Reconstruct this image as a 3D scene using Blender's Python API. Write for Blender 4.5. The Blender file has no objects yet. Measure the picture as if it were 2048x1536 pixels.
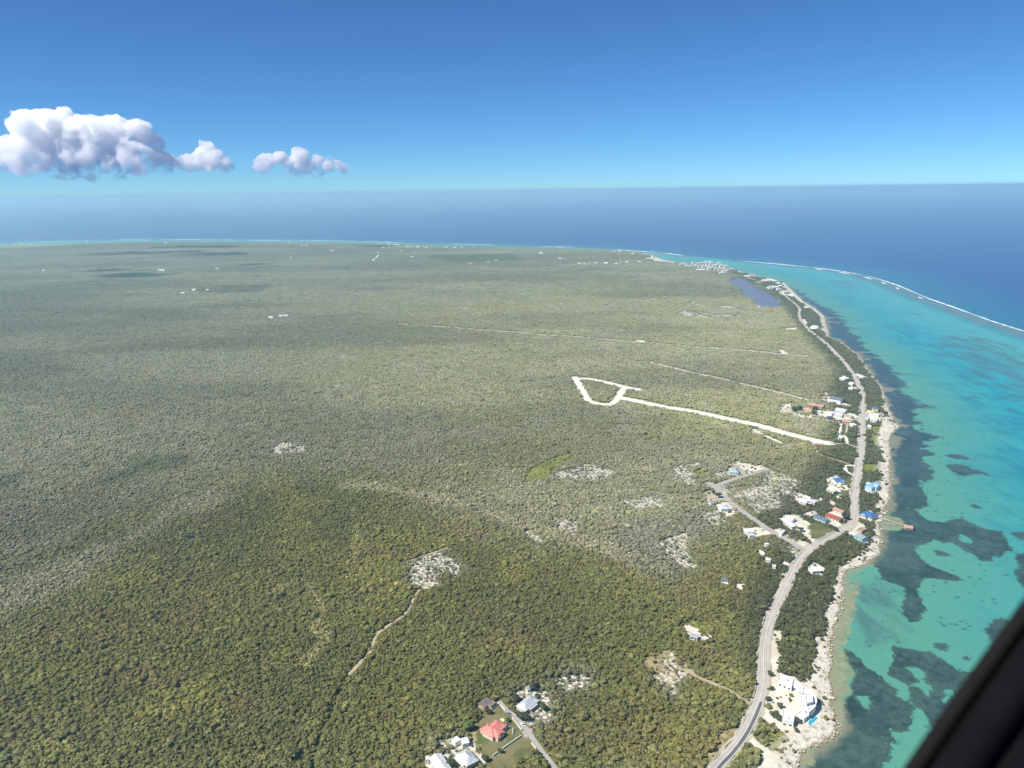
import bpy, bmesh, math, random
import numpy as np
from mathutils import Vector, Matrix

random.seed(7); rng = np.random.default_rng(11)
R = math.radians
scene = bpy.context.scene
col = scene.collection

# ------------------------------------------------------------------ camera
F = 1538.0; CX, CY = 1024.0, 768.0; ALT = 350.0
PITCH = math.atan(388.0 / F); ROLL = 0.012
fwd = np.array([0, math.cos(PITCH), -math.sin(PITCH)])
rt0 = np.array([1.0, 0, 0]); up0 = np.array([0, math.sin(PITCH), math.cos(PITCH)])
rgt = rt0 * math.cos(ROLL) - up0 * math.sin(ROLL)
upv = up0 * math.cos(ROLL) + rt0 * math.sin(ROLL)
CAM = np.array([0, 0, ALT])
cd = bpy.data.cameras.new('camera'); cam = bpy.data.objects.new('camera', cd); col.objects.link(cam)
cd.sensor_width = 36; cd.lens = F / 2048 * 36; cd.clip_start = 0.05; cd.clip_end = 200000
m = Matrix.Identity(4)
for i, v in enumerate((rgt, upv, -fwd)):
    for j in range(3): m[j][i] = v[j]
m[2][3] = ALT
cam.matrix_world = m
cd.dof.use_dof = True; cd.dof.focus_distance = 1500; cd.dof.aperture_fstop = 4.0
scene.camera = cam

# ------------------------------------------------------------------ world, sun, exposure
SUN_EL = R(50); SX, SY = -0.90, -0.42
_n = math.hypot(SX, SY); SX /= _n; SY /= _n
TO_SUN = np.array([SX * math.cos(SUN_EL), SY * math.cos(SUN_EL), math.sin(SUN_EL)])
wd = bpy.data.worlds.new('World'); scene.world = wd; wd.use_nodes = True
nt = wd.node_tree; bg = nt.nodes['Background']
sky = nt.nodes.new('ShaderNodeTexSky'); sky.sky_type = 'NISHITA'; sky.sun_disc = False
sky.sun_elevation = SUN_EL; sky.sun_rotation = math.atan2(SX, SY) % (2 * math.pi)
sky.altitude = 350; sky.air_density = 0.62; sky.dust_density = 0.0; sky.ozone_density = 10
gr = nt.nodes.new('ShaderNodeMix'); gr.data_type = 'RGBA'; gr.blend_type = 'MULTIPLY'; gr.inputs[0].default_value = 1.0
gr.inputs[7].default_value = (0.70, 1.0, 1.08, 1)          # white balance of the whole sky
nt.links.new(sky.outputs[0], gr.inputs[6]); nt.links.new(gr.outputs[2], bg.inputs[0]); bg.inputs[1].default_value = 0.074
sd = bpy.data.lights.new('sun', 'SUN'); so = bpy.data.objects.new('sun', sd); col.objects.link(so)
sd.energy = 4.4; sd.angle = R(0.53); sd.color = (1.0, 0.955, 0.88)
so.rotation_euler = Vector(TO_SUN).to_track_quat('Z', 'Y').to_euler(); so.location = (0, 0, 3000)
vs = scene.view_settings; vs.view_transform = 'Standard'; vs.look = 'None'; vs.exposure = 0.62; vs.gamma = 1
vs.use_curve_mapping = False
scene.cycles.use_denoising = True
scene.cycles.max_bounces = 26; scene.cycles.diffuse_bounces = 2; scene.cycles.glossy_bounces = 2
scene.cycles.volume_bounces = 24; scene.cycles.transparent_max_bounces = 8

# ------------------------------------------------------------------ helpers
def W(px, py, z=0.0):
    d = fwd + (px - CX) / F * rgt + (CY - py) / F * upv
    t = (z - ALT) / d[2]
    return CAM + d * t
def Wp(pts, z=0.0): return np.array([W(x, y, z)[:2] for x, y in pts])
def zm(ox, oy, s, pts): return [(ox + x / s, oy + y / s) for x, y in pts]
def to_px(P, z):
    v = np.stack([P[:, 0], P[:, 1], np.full(len(P), z - ALT)], 1) if np.isscalar(z) else np.stack([P[:, 0], P[:, 1], z - ALT], 1)
    dep = v @ fwd; dep = np.maximum(dep, 1e-3)
    return CX + F * (v @ rgt) / dep, CY - F * (v @ upv) / dep

def psdf(P, poly, maxd=60.0):
    """signed distance in metres, positive inside"""
    out = np.full(len(P), -maxd)
    lo = poly.min(0) - maxd; hi = poly.max(0) + maxd
    idx = np.nonzero((P[:, 0] > lo[0]) & (P[:, 0] < hi[0]) & (P[:, 1] > lo[1]) & (P[:, 1] < hi[1]))[0]
    if len(idx) == 0: return out
    Q = P[idx]; d2 = np.full(len(Q), 1e18); ins = np.zeros(len(Q), bool)
    n = len(poly)
    for i in range(n):
        a = poly[i]; b = poly[(i + 1) % n]; e = b - a
        w = Q - a
        t = np.clip((w @ e) / max(e @ e, 1e-9), 0, 1)
        dd = w - t[:, None] * e
        d2 = np.minimum(d2, (dd * dd).sum(1))
        if a[1] != b[1]:
            c = ((a[1] > Q[:, 1]) != (b[1] > Q[:, 1])) & (Q[:, 0] < (b[0] - a[0]) * (Q[:, 1] - a[1]) / (b[1] - a[1]) + a[0])
            ins ^= c
    d = np.sqrt(d2)
    out[idx] = np.maximum(np.where(ins, d, -d), -maxd)
    return out
def ldist(P, line, maxd=80.0):
    out = np.full(len(P), maxd)
    lo = line.min(0) - maxd; hi = line.max(0) + maxd
    idx = np.nonzero((P[:, 0] > lo[0]) & (P[:, 0] < hi[0]) & (P[:, 1] > lo[1]) & (P[:, 1] < hi[1]))[0]
    if len(idx) == 0: return out
    Q = P[idx]; d2 = np.full(len(Q), 1e18)
    for a, b in zip(line[:-1], line[1:]):
        e = b - a; w = Q - a
        t = np.clip((w @ e) / max(e @ e, 1e-9), 0, 1)
        dd = w - t[:, None] * e
        d2 = np.minimum(d2, (dd * dd).sum(1))
    out[idx] = np.minimum(np.sqrt(d2), maxd)
    return out
LAT = rng.random((256, 256))
def vnoise(P, scale, ox=0.0):
    x = P[:, 0] / scale + 1000 + ox; y = P[:, 1] / scale + 1000 + ox * 1.7
    xi = np.floor(x).astype(int); yi = np.floor(y).astype(int); fx = x - xi; fy = y - yi
    fx = fx * fx * (3 - 2 * fx); fy = fy * fy * (3 - 2 * fy)
    g = lambda a, b: LAT[a % 256, b % 256]
    return (g(xi, yi) * (1 - fx) + g(xi + 1, yi) * fx) * (1 - fy) + (g(xi, yi + 1) * (1 - fx) + g(xi + 1, yi + 1) * fx) * fy
def fbm(P, scale, ox=0.0, o=4):
    s = 0; a = 0.5; t = 0
    for k in range(o):
        s = s + a * vnoise(P, scale / 2 ** k, ox + 13.7 * k); t += a; a *= 0.55
    return s / t
def smooth(a, b, x):
    t = np.clip((x - a) / (b - a), 0, 1); return t * t * (3 - 2 * t)
def spline(pts, step=6.0):
    P = np.array(pts, float); out = []
    n = len(P)
    for i in range(n - 1):
        p0 = P[max(i - 1, 0)]; p1 = P[i]; p2 = P[i + 1]; p3 = P[min(i + 2, n - 1)]
        k = max(1, int(np.linalg.norm(p2 - p1) / step))
        for j in range(k):
            t = j / k
            out.append(0.5 * ((2 * p1) + (-p0 + p2) * t + (2 * p0 - 5 * p1 + 4 * p2 - p3) * t * t + (-p0 + 3 * p1 - 3 * p2 + p3) * t ** 3))
    out.append(P[-1]); return np.array(out)

def tag(o, label=None, cat=None, group=None, kind=None):
    if label: o['label'] = label
    if cat: o['category'] = cat
    if group: o['group'] = group
    if kind: o['kind'] = kind
    return o
def mesh_obj(name, verts, faces, mat=None, parent=None, smooth_=False, link=True):
    me = bpy.data.meshes.new(name); me.from_pydata([tuple(v) for v in verts], [], [tuple(f) for f in faces]); me.update()
    if mat: me.materials.append(mat)
    if smooth_: me.shade_smooth()
    o = bpy.data.objects.new(name, me)
    if link: col.objects.link(o)
    if parent: o.parent = parent
    return o
def empty(name, loc, rz=0.0):
    o = bpy.data.objects.new(name, None); col.objects.link(o); o.location = loc; o.rotation_euler = (0, 0, rz); o.empty_display_size = 1
    return o
class MB:
    def __init__(s): s.v = []; s.f = []
    def box(s, x0, x1, y0, y1, z0, z1):
        b = len(s.v)
        s.v += [(x0, y0, z0), (x1, y0, z0), (x1, y1, z0), (x0, y1, z0), (x0, y0, z1), (x1, y0, z1), (x1, y1, z1), (x0, y1, z1)]
        s.f += [tuple(b + i for i in q) for q in ((0, 3, 2, 1), (4, 5, 6, 7), (0, 1, 5, 4), (1, 2, 6, 5), (2, 3, 7, 6), (3, 0, 4, 7))]
        return s
    def poly(s, pts, z0, z1):
        b = len(s.v); n = len(pts)
        a = sum(pts[i][0] * pts[(i + 1) % n][1] - pts[(i + 1) % n][0] * pts[i][1] for i in range(n))
        if a < 0: pts = pts[::-1]
        s.v += [(p[0], p[1], z0) for p in pts] + [(p[0], p[1], z1) for p in pts]
        s.f += [tuple(b + i for i in range(n))[::-1], tuple(b + n + i for i in range(n))]
        for i in range(n):
            j = (i + 1) % n; s.f.append((b + i, b + j, b + n + j, b + n + i))
        return s
    def cyl(s, x, y, z0, z1, r, n=8, r2=None):
        r2 = r if r2 is None else r2
        b = len(s.v)
        for k in range(n):
            a = 2 * math.pi * k / n; s.v.append((x + r * math.cos(a), y + r * math.sin(a), z0))
        for k in range(n):
            a = 2 * math.pi * k / n; s.v.append((x + r2 * math.cos(a), y + r2 * math.sin(a), z1))
        s.f += [tuple(b + i for i in range(n))[::-1], tuple(b + n + i for i in range(n))]
        for i in range(n):
            j = (i + 1) % n; s.f.append((b + i, b + j, b + n + j, b + n + i))
        return s
    def wheel(s, x, y, z, r, w, n=10):
        b = len(s.v)
        for yy in (y - w / 2, y + w / 2):
            for k in range(n):
                a = 2 * math.pi * k / n; s.v.append((x + r * math.cos(a), yy, z + r * math.sin(a)))
        s.f += [tuple(b + i for i in range(n)), tuple(b + n + i for i in range(n))[::-1]]
        for i in range(n):
            j = (i + 1) % n; s.f.append((b + j, b + i, b + n + i, b + n + j))
        return s
    def build(s, name, mat, parent=None): return mesh_obj(name, s.v, s.f, mat, parent)

# ------------------------------------------------------------------ materials
MATS = {}
def N(nt, t, **kw):
    n = nt.nodes.new(t)
    for k, v in kw.items(): setattr(n, k, v)
    return n
def newmat(name):
    ma = bpy.data.materials.new(name); ma.use_nodes = True
    return ma, ma.node_tree, ma.node_tree.nodes['Principled BSDF']
def math_(nt, op, a, b=None, c=None):
    n = N(nt, 'ShaderNodeMath', operation=op)
    for i, x in enumerate((a, b, c)):
        if x is None: continue
        if isinstance(x, (int, float)): n.inputs[i].default_value = x
        else: nt.links.new(x, n.inputs[i])
    return n.outputs[0]
def mixc(nt, fac, a, b):
    n = N(nt, 'ShaderNodeMix', data_type='RGBA')
    for s, x in ((n.inputs[0], fac), (n.inputs[6], a), (n.inputs[7], b)):
        if isinstance(x, (int, float)): s.default_value = x
        elif isinstance(x, tuple): s.default_value = (*x, 1)
        else: nt.links.new(x, s)
    return n.outputs[2]
def noise(nt, scale, detail=4, rough=0.55, vec=None, dim='3D'):
    n = N(nt, 'ShaderNodeTexNoise'); n.inputs['Scale'].default_value = scale
    n.inputs['Detail'].default_value = detail; n.inputs['Roughness'].default_value = rough
    if vec: nt.links.new(vec, n.inputs['Vector'])
    return n.outputs['Fac']
def sstep(nt, x, lo, hi):
    n = N(nt, 'ShaderNodeMapRange', interpolation_type='SMOOTHSTEP'); nt.links.new(x, n.inputs['Value'])
    n.inputs['From Min'].default_value = lo; n.inputs['From Max'].default_value = hi
    return n.outputs[0]
def attr(nt, name, t='GEOMETRY'):
    n = N(nt, 'ShaderNodeAttribute', attribute_name=name, attribute_type=t); return n
def surf(name, c, rough=0.8, var=0.25, scale=0.4, bump=0.0, bscale=2.0, metal=0.0, spec=0.3, stain=None):
    """painted / stone / metal surface with patchy wear"""
    key = (name, c)
    if key in MATS: return MATS[key]
    ma, t, b = newmat(name)
    tc = N(t, 'ShaderNodeTexCoord').outputs['Object']
    n1 = noise(t, scale, 5, 0.6, tc); n2 = noise(t, scale * 9, 3, 0.6, tc)
    f = math_(t, 'ADD', math_(t, 'MULTIPLY', n1, 0.7), math_(t, 'MULTIPLY', n2, 0.3))
    f = sstep(t, f, 0.32, 0.68)
    dark = tuple(x * (1 - var) for x in c); lite = tuple(min(1, x * (1 + var * 0.35)) for x in c)
    cc = mixc(t, f, dark, lite)
    if stain: cc = mixc(t, math_(t, 'MULTIPLY', sstep(t, noise(t, scale * 2.3, 4, 0.6, tc), 0.55, 0.75), 0.6), cc, stain)
    t.links.new(cc, b.inputs['Base Color'])
    b.inputs['Roughness'].default_value = rough; b.inputs['Metallic'].default_value = metal
    b.inputs['Specular IOR Level'].default_value = spec
    if bump:
        bp = N(t, 'ShaderNodeBump'); bp.inputs['Strength'].default_value = 0.6; bp.inputs['Distance'].default_value = bump
        t.links.new(noise(t, bscale, 4, 0.6, tc), bp.inputs['Height']); t.links.new(bp.outputs[0], b.inputs['Normal'])
    MATS[key] = ma
    return ma
def roofm(c, rib=0.45):
    """sheet-metal roof: standing ribs across the ridge, faded and streaked"""
    key = ('sheet_roof', c)
    if key in MATS: return MATS[key]
    ma, t, b = newmat('sheet_roof')
    tc = N(t, 'ShaderNodeTexCoord').outputs['Object']
    wv = N(t, 'ShaderNodeTexWave', wave_type='BANDS', bands_direction='X', wave_profile='SAW')
    wv.inputs['Scale'].default_value = 1.0 / rib * 0.32; wv.inputs['Distortion'].default_value = 0.1
    t.links.new(tc, wv.inputs['Vector'])
    n1 = sstep(t, noise(t, 0.35, 5, 0.65, tc), 0.3, 0.7); n2 = noise(t, 4.0, 3, 0.6, tc)
    cc = mixc(t, n1, tuple(x * 0.74 for x in c), tuple(min(1, x * 1.08) for x in c))
    cc = mixc(t, math_(t, 'MULTIPLY', sstep(t, n2, 0.5, 0.8), 0.35), cc, tuple(x * 0.6 for x in c))
    t.links.new(cc, b.inputs['Base Color']); b.inputs['Roughness'].default_value = 0.5
    b.inputs['Specular IOR Level'].default_value = 0.35
    bp = N(t, 'ShaderNodeBump'); bp.inputs['Strength'].default_value = 0.5; bp.inputs['Distance'].default_value = 0.05
    t.links.new(wv.outputs['Fac'], bp.inputs['Height']); t.links.new(bp.outputs[0], b.inputs['Normal'])
    MATS[key] = ma
    return ma
def glassm():
    if 'glass' in MATS: return MATS['glass']
    ma, t, b = newmat('window_glass'); b.inputs['Base Color'].default_value = (0.02, 0.03, 0.035, 1); b.inputs['Roughness'].default_value = 0.08
    MATS['glass'] = ma; return ma
def roadm(name, c, streak, wid):
    ma, t, b = newmat(name)
    uv = N(t, 'ShaderNodeUVMap', uv_map='UVMap').outputs[0]
    mp = N(t, 'ShaderNodeMapping'); mp.inputs['Scale'].default_value = (1.0, 0.02, 1); t.links.new(uv, mp.inputs[0])
    n1 = noise(t, 1.1, 4, 0.6, mp.outputs[0])
    tc = N(t, 'ShaderNodeTexCoord').outputs['Object']
    n2 = noise(t, 0.08, 6, 0.65, tc); n3 = noise(t, 0.9, 5, 0.7, tc)
    f = math_(t, 'ADD', math_(t, 'MULTIPLY', n1, 0.55), math_(t, 'ADD', math_(t, 'MULTIPLY', n2, 0.3), math_(t, 'MULTIPLY', n3, 0.15)))
    cc = mixc(t, sstep(t, f, 0.36, 0.64), tuple(x * (1 - streak) for x in c), tuple(min(1, x * 1.12) for x in c))
    t.links.new(cc, b.inputs['Base Color']); b.inputs['Roughness'].default_value = 0.9; b.inputs['Specular IOR Level'].default_value = 0.2
    return ma

# ------------------------------------------------------------------ map of the place, traced in photograph pixels
SHORE = [(1570, 1640), (1590, 1560), (1600, 1528), (1609, 1506), (1636, 1493), (1675, 1473), (1682, 1450), (1672, 1425), (1663, 1400), (1660, 1353), (1661, 1298),
    (1667, 1272), (1676, 1244), (1685, 1217), (1690, 1195), (1688, 1167), (1694, 1142), (1737, 1127), (1759, 1107), (1765, 1082), (1762, 1058), (1770, 1033),
    (1776, 1011), (1783, 984), (1784, 960), (1782, 930), (1780, 900), (1779, 885), (1784, 867), (1799, 854), (1793, 843), (1781, 825), (1771, 795), (1766, 776),
    (1745, 750), (1732, 728), (1717, 708), (1687, 686), (1659, 673), (1656, 658), (1649, 632), (1631, 617), (1606, 602), (1588, 584), (1570, 566), (1552, 560),
    (1527, 555), (1494, 547), (1463, 538), (1448, 531), (1418, 527), (1382, 527), (1352, 524), (1324, 519), (1306, 511), (1281, 504), (1240, 501.6),
    (1200, 500), (1100, 497), (1000, 494), (900, 492.5), (800, 489), (700, 486.5), (600, 485.5), (500, 485), (400, 484), (300, 483.5), (200, 486), (100, 488),
    (0, 490), (-200, 495), (-500, 503)]
_s = [tuple(p) for p in Wp(SHORE)]
ISLAND = np.array(_s + [(-9000, 3500), (-9000, -1200), (260, -1200), (230, 150)])
VEG = [(1513, 1600), (1513, 1536), (1541, 1506), (1557, 1504), (1581, 1476), (1587, 1462), (1557, 1443), (1539, 1419), (1541, 1386), (1552, 1349), (1585, 1356),
    (1607, 1368), (1631, 1344), (1622, 1329), (1633, 1309), (1627, 1277), (1655, 1272), (1662, 1259), (1653, 1239), (1655, 1213), (1666, 1203), (1669, 1170),
    (1683, 1134), (1710, 1118), (1737, 1099), (1748, 1071), (1754, 1044), (1751, 1011), (1762, 998), (1748, 976), (1759, 959), (1762, 943), (1762, 907),
    (1757, 880), (1760, 858), (1766, 843), (1766, 823), (1767, 799), (1760, 777), (1743, 753)]
k = SHORE.index((1745, 750))
BEACH = SHORE[:k + 1] + VEG[::-1]
POLY = {'sand': [BEACH], 'rock': [], 'lawn': [], 'tan': [], 'lime': [], 'dark': [], 'pale': []}
S = POLY['sand']; K = POLY['rock']
zE = lambda *p: zm(1330, 900, 8.904, p)
zD = lambda *p: zm(1540, 960, 6.827, p)
zA = lambda *p: zm(930, 1340, 7.837, p)
zB = lambda *p: zm(840, 1440, 10.24, p)
zC = lambda *p: zm(1520, 1330, 10.24, p)
zG = lambda *p: zm(1540, 740, 7.314, p)
z6 = lambda *p: zm(1400, 1020, 7.877, p)
z3 = lambda *p: zm(1300, 880, 3.657, p)
z7 = lambda *p: zm(500, 1050, 4.096, p)
zR = lambda *p: zm(1200, 1200, 6.0235, p)
z8 = lambda *p: zm(1280, 500, 5.689, p)
z5 = lambda *p: zm(1240, 480, 3.9385, p)
# limestone rubble and half-cleared plots
K += [[(1322, 1088), (1345, 1078), (1372, 1068), (1366, 1090), (1374, 1115), (1390, 1138), (1362, 1132), (1342, 1112)], [(1405, 1030), (1432, 1024), (1446, 1044), (1425, 1052)],
      [(1110, 948), (1180, 931), (1225, 946), (1200, 960), (1120, 957)], [(1240, 1006), (1310, 996), (1325, 1013), (1290, 1021)],
      zE((100, 360), (330, 280), (600, 560), (480, 640), (300, 600)), zE((490, 270), (600, 225), (760, 320), (640, 350)),
      zE((1180, 860), (1400, 760), (1750, 640), (2048, 900), (2040, 1020), (1650, 1120), (1500, 960)), zE((960, 690), (1180, 620), (1200, 720), (1080, 800)),
      zE((880, 450), (1130, 350), (1180, 440), (960, 490)), zE((660, 780), (900, 740), (1010, 900), (800, 960)),
      z7((1330, 340), (1440, 270), (1560, 240), (1650, 290), (1700, 340), (1690, 410), (1560, 400), (1510, 450), (1520, 490), (1450, 480), (1350, 500), (1330, 430)),
      zR((700, 960), (800, 880), (1020, 880), (900, 1000), (860, 1150), (780, 1070)), zR((790, 740), (850, 740), (910, 830), (820, 810)),
      zA((820, 420), (1100, 340), (1290, 420), (1300, 800), (1080, 860), (980, 1000), (960, 860), (960, 690), (1040, 600), (1080, 500)),
      zm(800, 1280, 4.6545, [(1480, 400), (1620, 330), (1740, 360), (1700, 480), (1560, 470)]),
      zm(0, 820, 2.9257, [(1540, 230), (1650, 190), (1800, 210), (1760, 250), (1640, 260)]),
      z6((1370, 590), (1450, 610), (1560, 700), (1530, 750), (1400, 660)), z6((1280, 410), (1460, 450), (1400, 520), (1300, 460)),
      zB((430, 560), (640, 480), (900, 540), (720, 740), (620, 800), (520, 700)),
      z8((840, 640), (1000, 640), (1250, 690), (1540, 715), (1300, 700), (1000, 665)), z8((430, 730), (520, 690), (900, 740), (1230, 745), (900, 770), (500, 760)),
      z8((500, 620), (600, 590), (680, 620), (580, 640)), z8((50, 560), (230, 555), (220, 575), (80, 580)), z8((1560, 570), (1590, 560), (1600, 640), (1570, 640)),
      z3((870, 230), (1060, 290), (1070, 420), (900, 400), (840, 320)),
      zm(1000, 880, 4.096, [(450, 650), (600, 680), (620, 760), (500, 730)]), zm(1000, 880, 4.096, [(220, 760), (300, 790), (330, 840), (260, 800)])]
# bare white marl, yards and sandy ground
S += [zE((1080, 290), (1300, 230), (1480, 245), (1640, 320), (1700, 270), (1840, 360), (1500, 470), (1420, 420), (1330, 300), (1200, 300)),
      zE((1120, 350), (1240, 320), (1340, 380), (1230, 430)), zE((900, 1020), (1010, 940), (1130, 960), (1220, 1060), (1150, 1120), (1010, 1130)),
      zE((1000, 1140), (1180, 1090), (1280, 1110), (1140, 1220), (1090, 1200)),
      zD((120, 545), (230, 480), (380, 500), (560, 620), (500, 650), (560, 790), (700, 890), (640, 930), (500, 800), (350, 680), (230, 590)),
      zD((760, 0), (900, -60), (1010, 20), (1010, 130), (930, 180), (830, 150), (720, 180), (780, 90)), zD((1000, 60), (1115, 140), (1090, 160), (960, 130)),
      zD((430, 490), (560, 425), (640, 470), (540, 510)), zD((320, 240), (400, 190), (640, 290), (700, 250), (720, 300), (520, 330), (420, 330), (330, 300)),
      zD((760, 460), (860, 440), (1000, 520), (960, 560), (800, 530)), zD((770, 570), (900, 560), (1000, 640), (960, 690), (880, 650)),
      zD((1130, 620), (1180, 560), (1320, 650), (1240, 720), (1110, 690)), zD((1060, 690), (1200, 700), (1320, 870), (1180, 800), (1080, 740)),
      zD((800, 280), (860, 300), (920, 380), (860, 370), (820, 320)), zD((930, 200), (1060, 240), (920, 270), (870, 240)), zD((1280, 150), (1420, 130), (1460, 190), (1320, 190)),
      z6((700, 310), (900, 290), (1100, 330), (1300, 310), (1280, 370), (1080, 400), (940, 420), (820, 470), (770, 400)),
      z6((1440, 520), (1600, 500), (1780, 560), (1720, 640), (1620, 690), (1560, 590)), z6((1260, 850), (1300, 810), (1420, 860), (1480, 900), (1420, 960), (1360, 880)),
      z6((1240, 1060), (1330, 1000), (1420, 990), (1380, 1110), (1320, 1200), (1280, 1120)), z6((1000, 750), (1090, 750), (1120, 790), (1020, 790)),
      z6((1010, 590), (1080, 510), (1090, 540), (1040, 640)), z6((1700, 900), (1780, 840), (1890, 880), (1960, 950), (1940, 1060), (1840, 1000), (1720, 960)),
      z6((560, 1175), (670, 1180), (690, 1100), (710, 1120), (690, 1200), (640, 1300), (590, 1240)), z6((350, 1110), (470, 1130), (430, 1170)),
      z7((1460, 480), (1520, 470), (1500, 515), (1400, 540)), zR((980, 340), (1040, 310), (1130, 350), (1250, 450), (1380, 440), (1240, 510), (1080, 440)),
      zR((820, 630), (870, 640), (890, 700), (850, 680)),
      zG((90, 630), (200, 510), (340, 500), (330, 620), (560, 690), (820, 740), (1020, 760), (1180, 790), (1150, 810), (1000, 770), (700, 740), (400, 690), (250, 640)),
      zG((660, 640), (820, 590), (1000, 640), (1200, 640), (1310, 690), (1290, 760), (1050, 740), (840, 720), (680, 690)), zG((790, 460), (880, 400), (1040, 480), (1190, 520), (1180, 560), (1020, 520), (860, 490)),
      zG((750, 450), (800, 340), (850, 330), (820, 420)), zG((1040, 90), (1110, 80), (1140, 130), (1060, 160)), zG((1160, 190), (1230, 180), (1240, 220), (1170, 220)),
      zG((1140, 260), (1200, 245), (1290, 280), (1220, 285)), zG((1190, 60), (1300, 60), (1390, 110), (1340, 120)), zG((1380, 600), (1480, 600), (1640, 700), (1620, 760), (1400, 740)),
      zG((990, 990), (1030, 950), (1110, 990), (1040, 1005)), zG((620, 1080), (700, 1020), (980, 1100), (800, 1110), (650, 1130)),
      zm(1480, 680, 5.39, [(400, 105), (450, 110), (540, 160), (440, 155)]), zm(1480, 680, 5.39, [(110, 960), (200, 975), (260, 1030), (140, 1010)]),
      [(1270, 680), (1288, 681), (1290, 686), (1272, 685)], z5((1300, 700), (1390, 690), (1390, 715), (1310, 712)), z5((1410, 640), (1470, 620), (1470, 670), (1430, 665)),
      z8((40, 92), (130, 85), (420, 140), (400, 152), (180, 130)), z8((1150, 295), (1310, 275), (1300, 295), (1170, 310)), z8((1340, 360), (1460, 335), (1560, 340), (1500, 360)),
      z8((1870, 640), (1920, 650), (1900, 662)), z8((640, 218), (760, 225), (740, 238), (660, 235)), z8((1280, 615), (1300, 600), (1380, 650), (1350, 660)),
      zm(1360, 1200, 4.5725, [(760, 60), (870, 90), (830, 120)]), zm(1360, 1200, 4.5725, [(850, 280), (1000, 320), (900, 380), (870, 330)]),
      zm(1360, 1200, 4.5725, [(810, 320), (860, 330), (910, 520), (880, 700), (840, 900), (800, 1000), (770, 880), (810, 600)]),
      zm(1360, 1200, 4.5725, [(730, 1000), (800, 1000), (1040, 1230), (1000, 1260), (820, 1120), (720, 1080)]), zm(1360, 1200, 4.5725, [(620, 1230), (660, 1270), (860, 1420), (780, 1440), (610, 1300)]),
      zm(1360, 1200, 4.5725, [(1060, 410), (1100, 440), (1105, 500), (1080, 470)]), zm(840, 1440, 10.24, [(640, 780), (720, 760), (880, 983), (800, 990)]), zB((980, 520), (1060, 500), (1330, 900), (1290, 990), (1200, 840)),
      zB((140, 960), (240, 910), (310, 990), (160, 1000))]
POLY['lawn'] += [zA((170, 820), (520, 540), (640, 640), (1010, 1060), (1180, 1260), (1100, 1330), (880, 1400), (800, 1536), (300, 1600), (250, 1350), (60, 1040), (60, 1000)),
      zD((500, 630), (600, 590), (900, 710), (650, 840), (545, 760)), zD((960, 140), (1090, 170), (1090, 250), (960, 210)),
      zD((1030, -40), (1130, -10), (1100, 130), (1010, 60)), zE((1080, 810), (1150, 730), (1310, 760), (1180, 870)), zE((1220, 680), (1500, 640), (1600, 700), (1300, 760))]
POLY['tan'] += [zm(1360, 1200, 4.5725, [(180, 1536), (340, 1290), (370, 1190), (520, 1170), (640, 950), (700, 960), (560, 1180), (240, 1536)]),
      zm(1360, 1200, 4.5725, [(690, 520), (720, 330), (760, 110), (790, 110), (730, 380), (720, 560), (700, 800), (680, 800)]), z6((1300, 1140), (1360, 1100), (1230, 1418), (1190, 1418)),
      zR((480, 740), (800, 620), (1180, 870), (1040, 930), (900, 1010), (860, 1150), (780, 1070), (680, 960), (560, 860)), zE((760, 780), (900, 800), (920, 870), (780, 870)), z6((1440, 490), (1560, 480), (1700, 560), (1560, 560)),
      zB((990, 250), (1100, 260), (1190, 560), (1320, 800), (1200, 700), (1030, 400))]
POLY['lime'] += [[(1045, 968), (1060, 940), (1100, 920), (1145, 905), (1150, 915), (1115, 935), (1090, 960)], zE((490, 360), (700, 330), (780, 400), (640, 500), (560, 480)),
      zm(1480, 680, 5.39, [(1400, 960), (1490, 930), (1560, 960), (1490, 1010), (1480, 1150), (1440, 1150)]), zm(1360, 1200, 4.5725, [(840, 1220), (900, 1200), (1000, 1250), (870, 1390), (800, 1330)]),
      z3((1560, 190), (1650, 180), (1660, 240), (1580, 250)), zC((1210, 760), (1300, 740), (1430, 870), (1400, 940), (1280, 900)), zC((1240, 1060), (1400, 1090), (1500, 1180), (1430, 1340), (1230, 1230)),
      zC((420, 560), (640, 500), (720, 740), (680, 850), (480, 760)), zC((660, 500), (760, 540), (840, 690), (720, 620)), zR((1080, 290), (1170, 280), (1340, 400), (1250, 420)),
      zE((1860, 420), (2048, 440), (2048, 700), (1880, 640)), zm(1360, 1200, 4.5725, [(940, 390), (1020, 360), (1110, 400), (1000, 420)])]
POLY['dark'] += [[(185, 972), (260, 925), (330, 912), (400, 905), (390, 925), (300, 950), (230, 972)], [(370, 582), (450, 572), (550, 572), (520, 585), (430, 590)], [(-20, 985), (0, 960), (50, 945), (30, 975)],
      [(840, 512), (1020, 508), (1050, 522), (900, 526)]]
POLY['pale'] += [[(1255, 1045), (1330, 1040), (1420, 1020), (1445, 1040), (1400, 1075), (1370, 1110), (1385, 1140), (1340, 1155), (1290, 1150), (1250, 1120), (1220, 1090)], [(165, 524), (230, 517), (330, 516), (430, 520), (400, 527), (300, 527)], [(530, 632), (590, 628), (600, 638), (545, 640)], [(520, 540), (640, 535), (650, 545), (560, 548)]]
POND = Wp(z8((1000, 350), (1080, 310), (1170, 325), (1260, 370), (1320, 430), (1470, 490), (1540, 560), (1590, 580), (1590, 650), (1480, 655), (1380, 640), (1260, 590), (1340, 575), (1230, 545), (1150, 500), (1140, 450), (1060, 400)))
WPOLY = {k: [Wp(p) for p in v] for k, v in POLY.items()}

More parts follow.
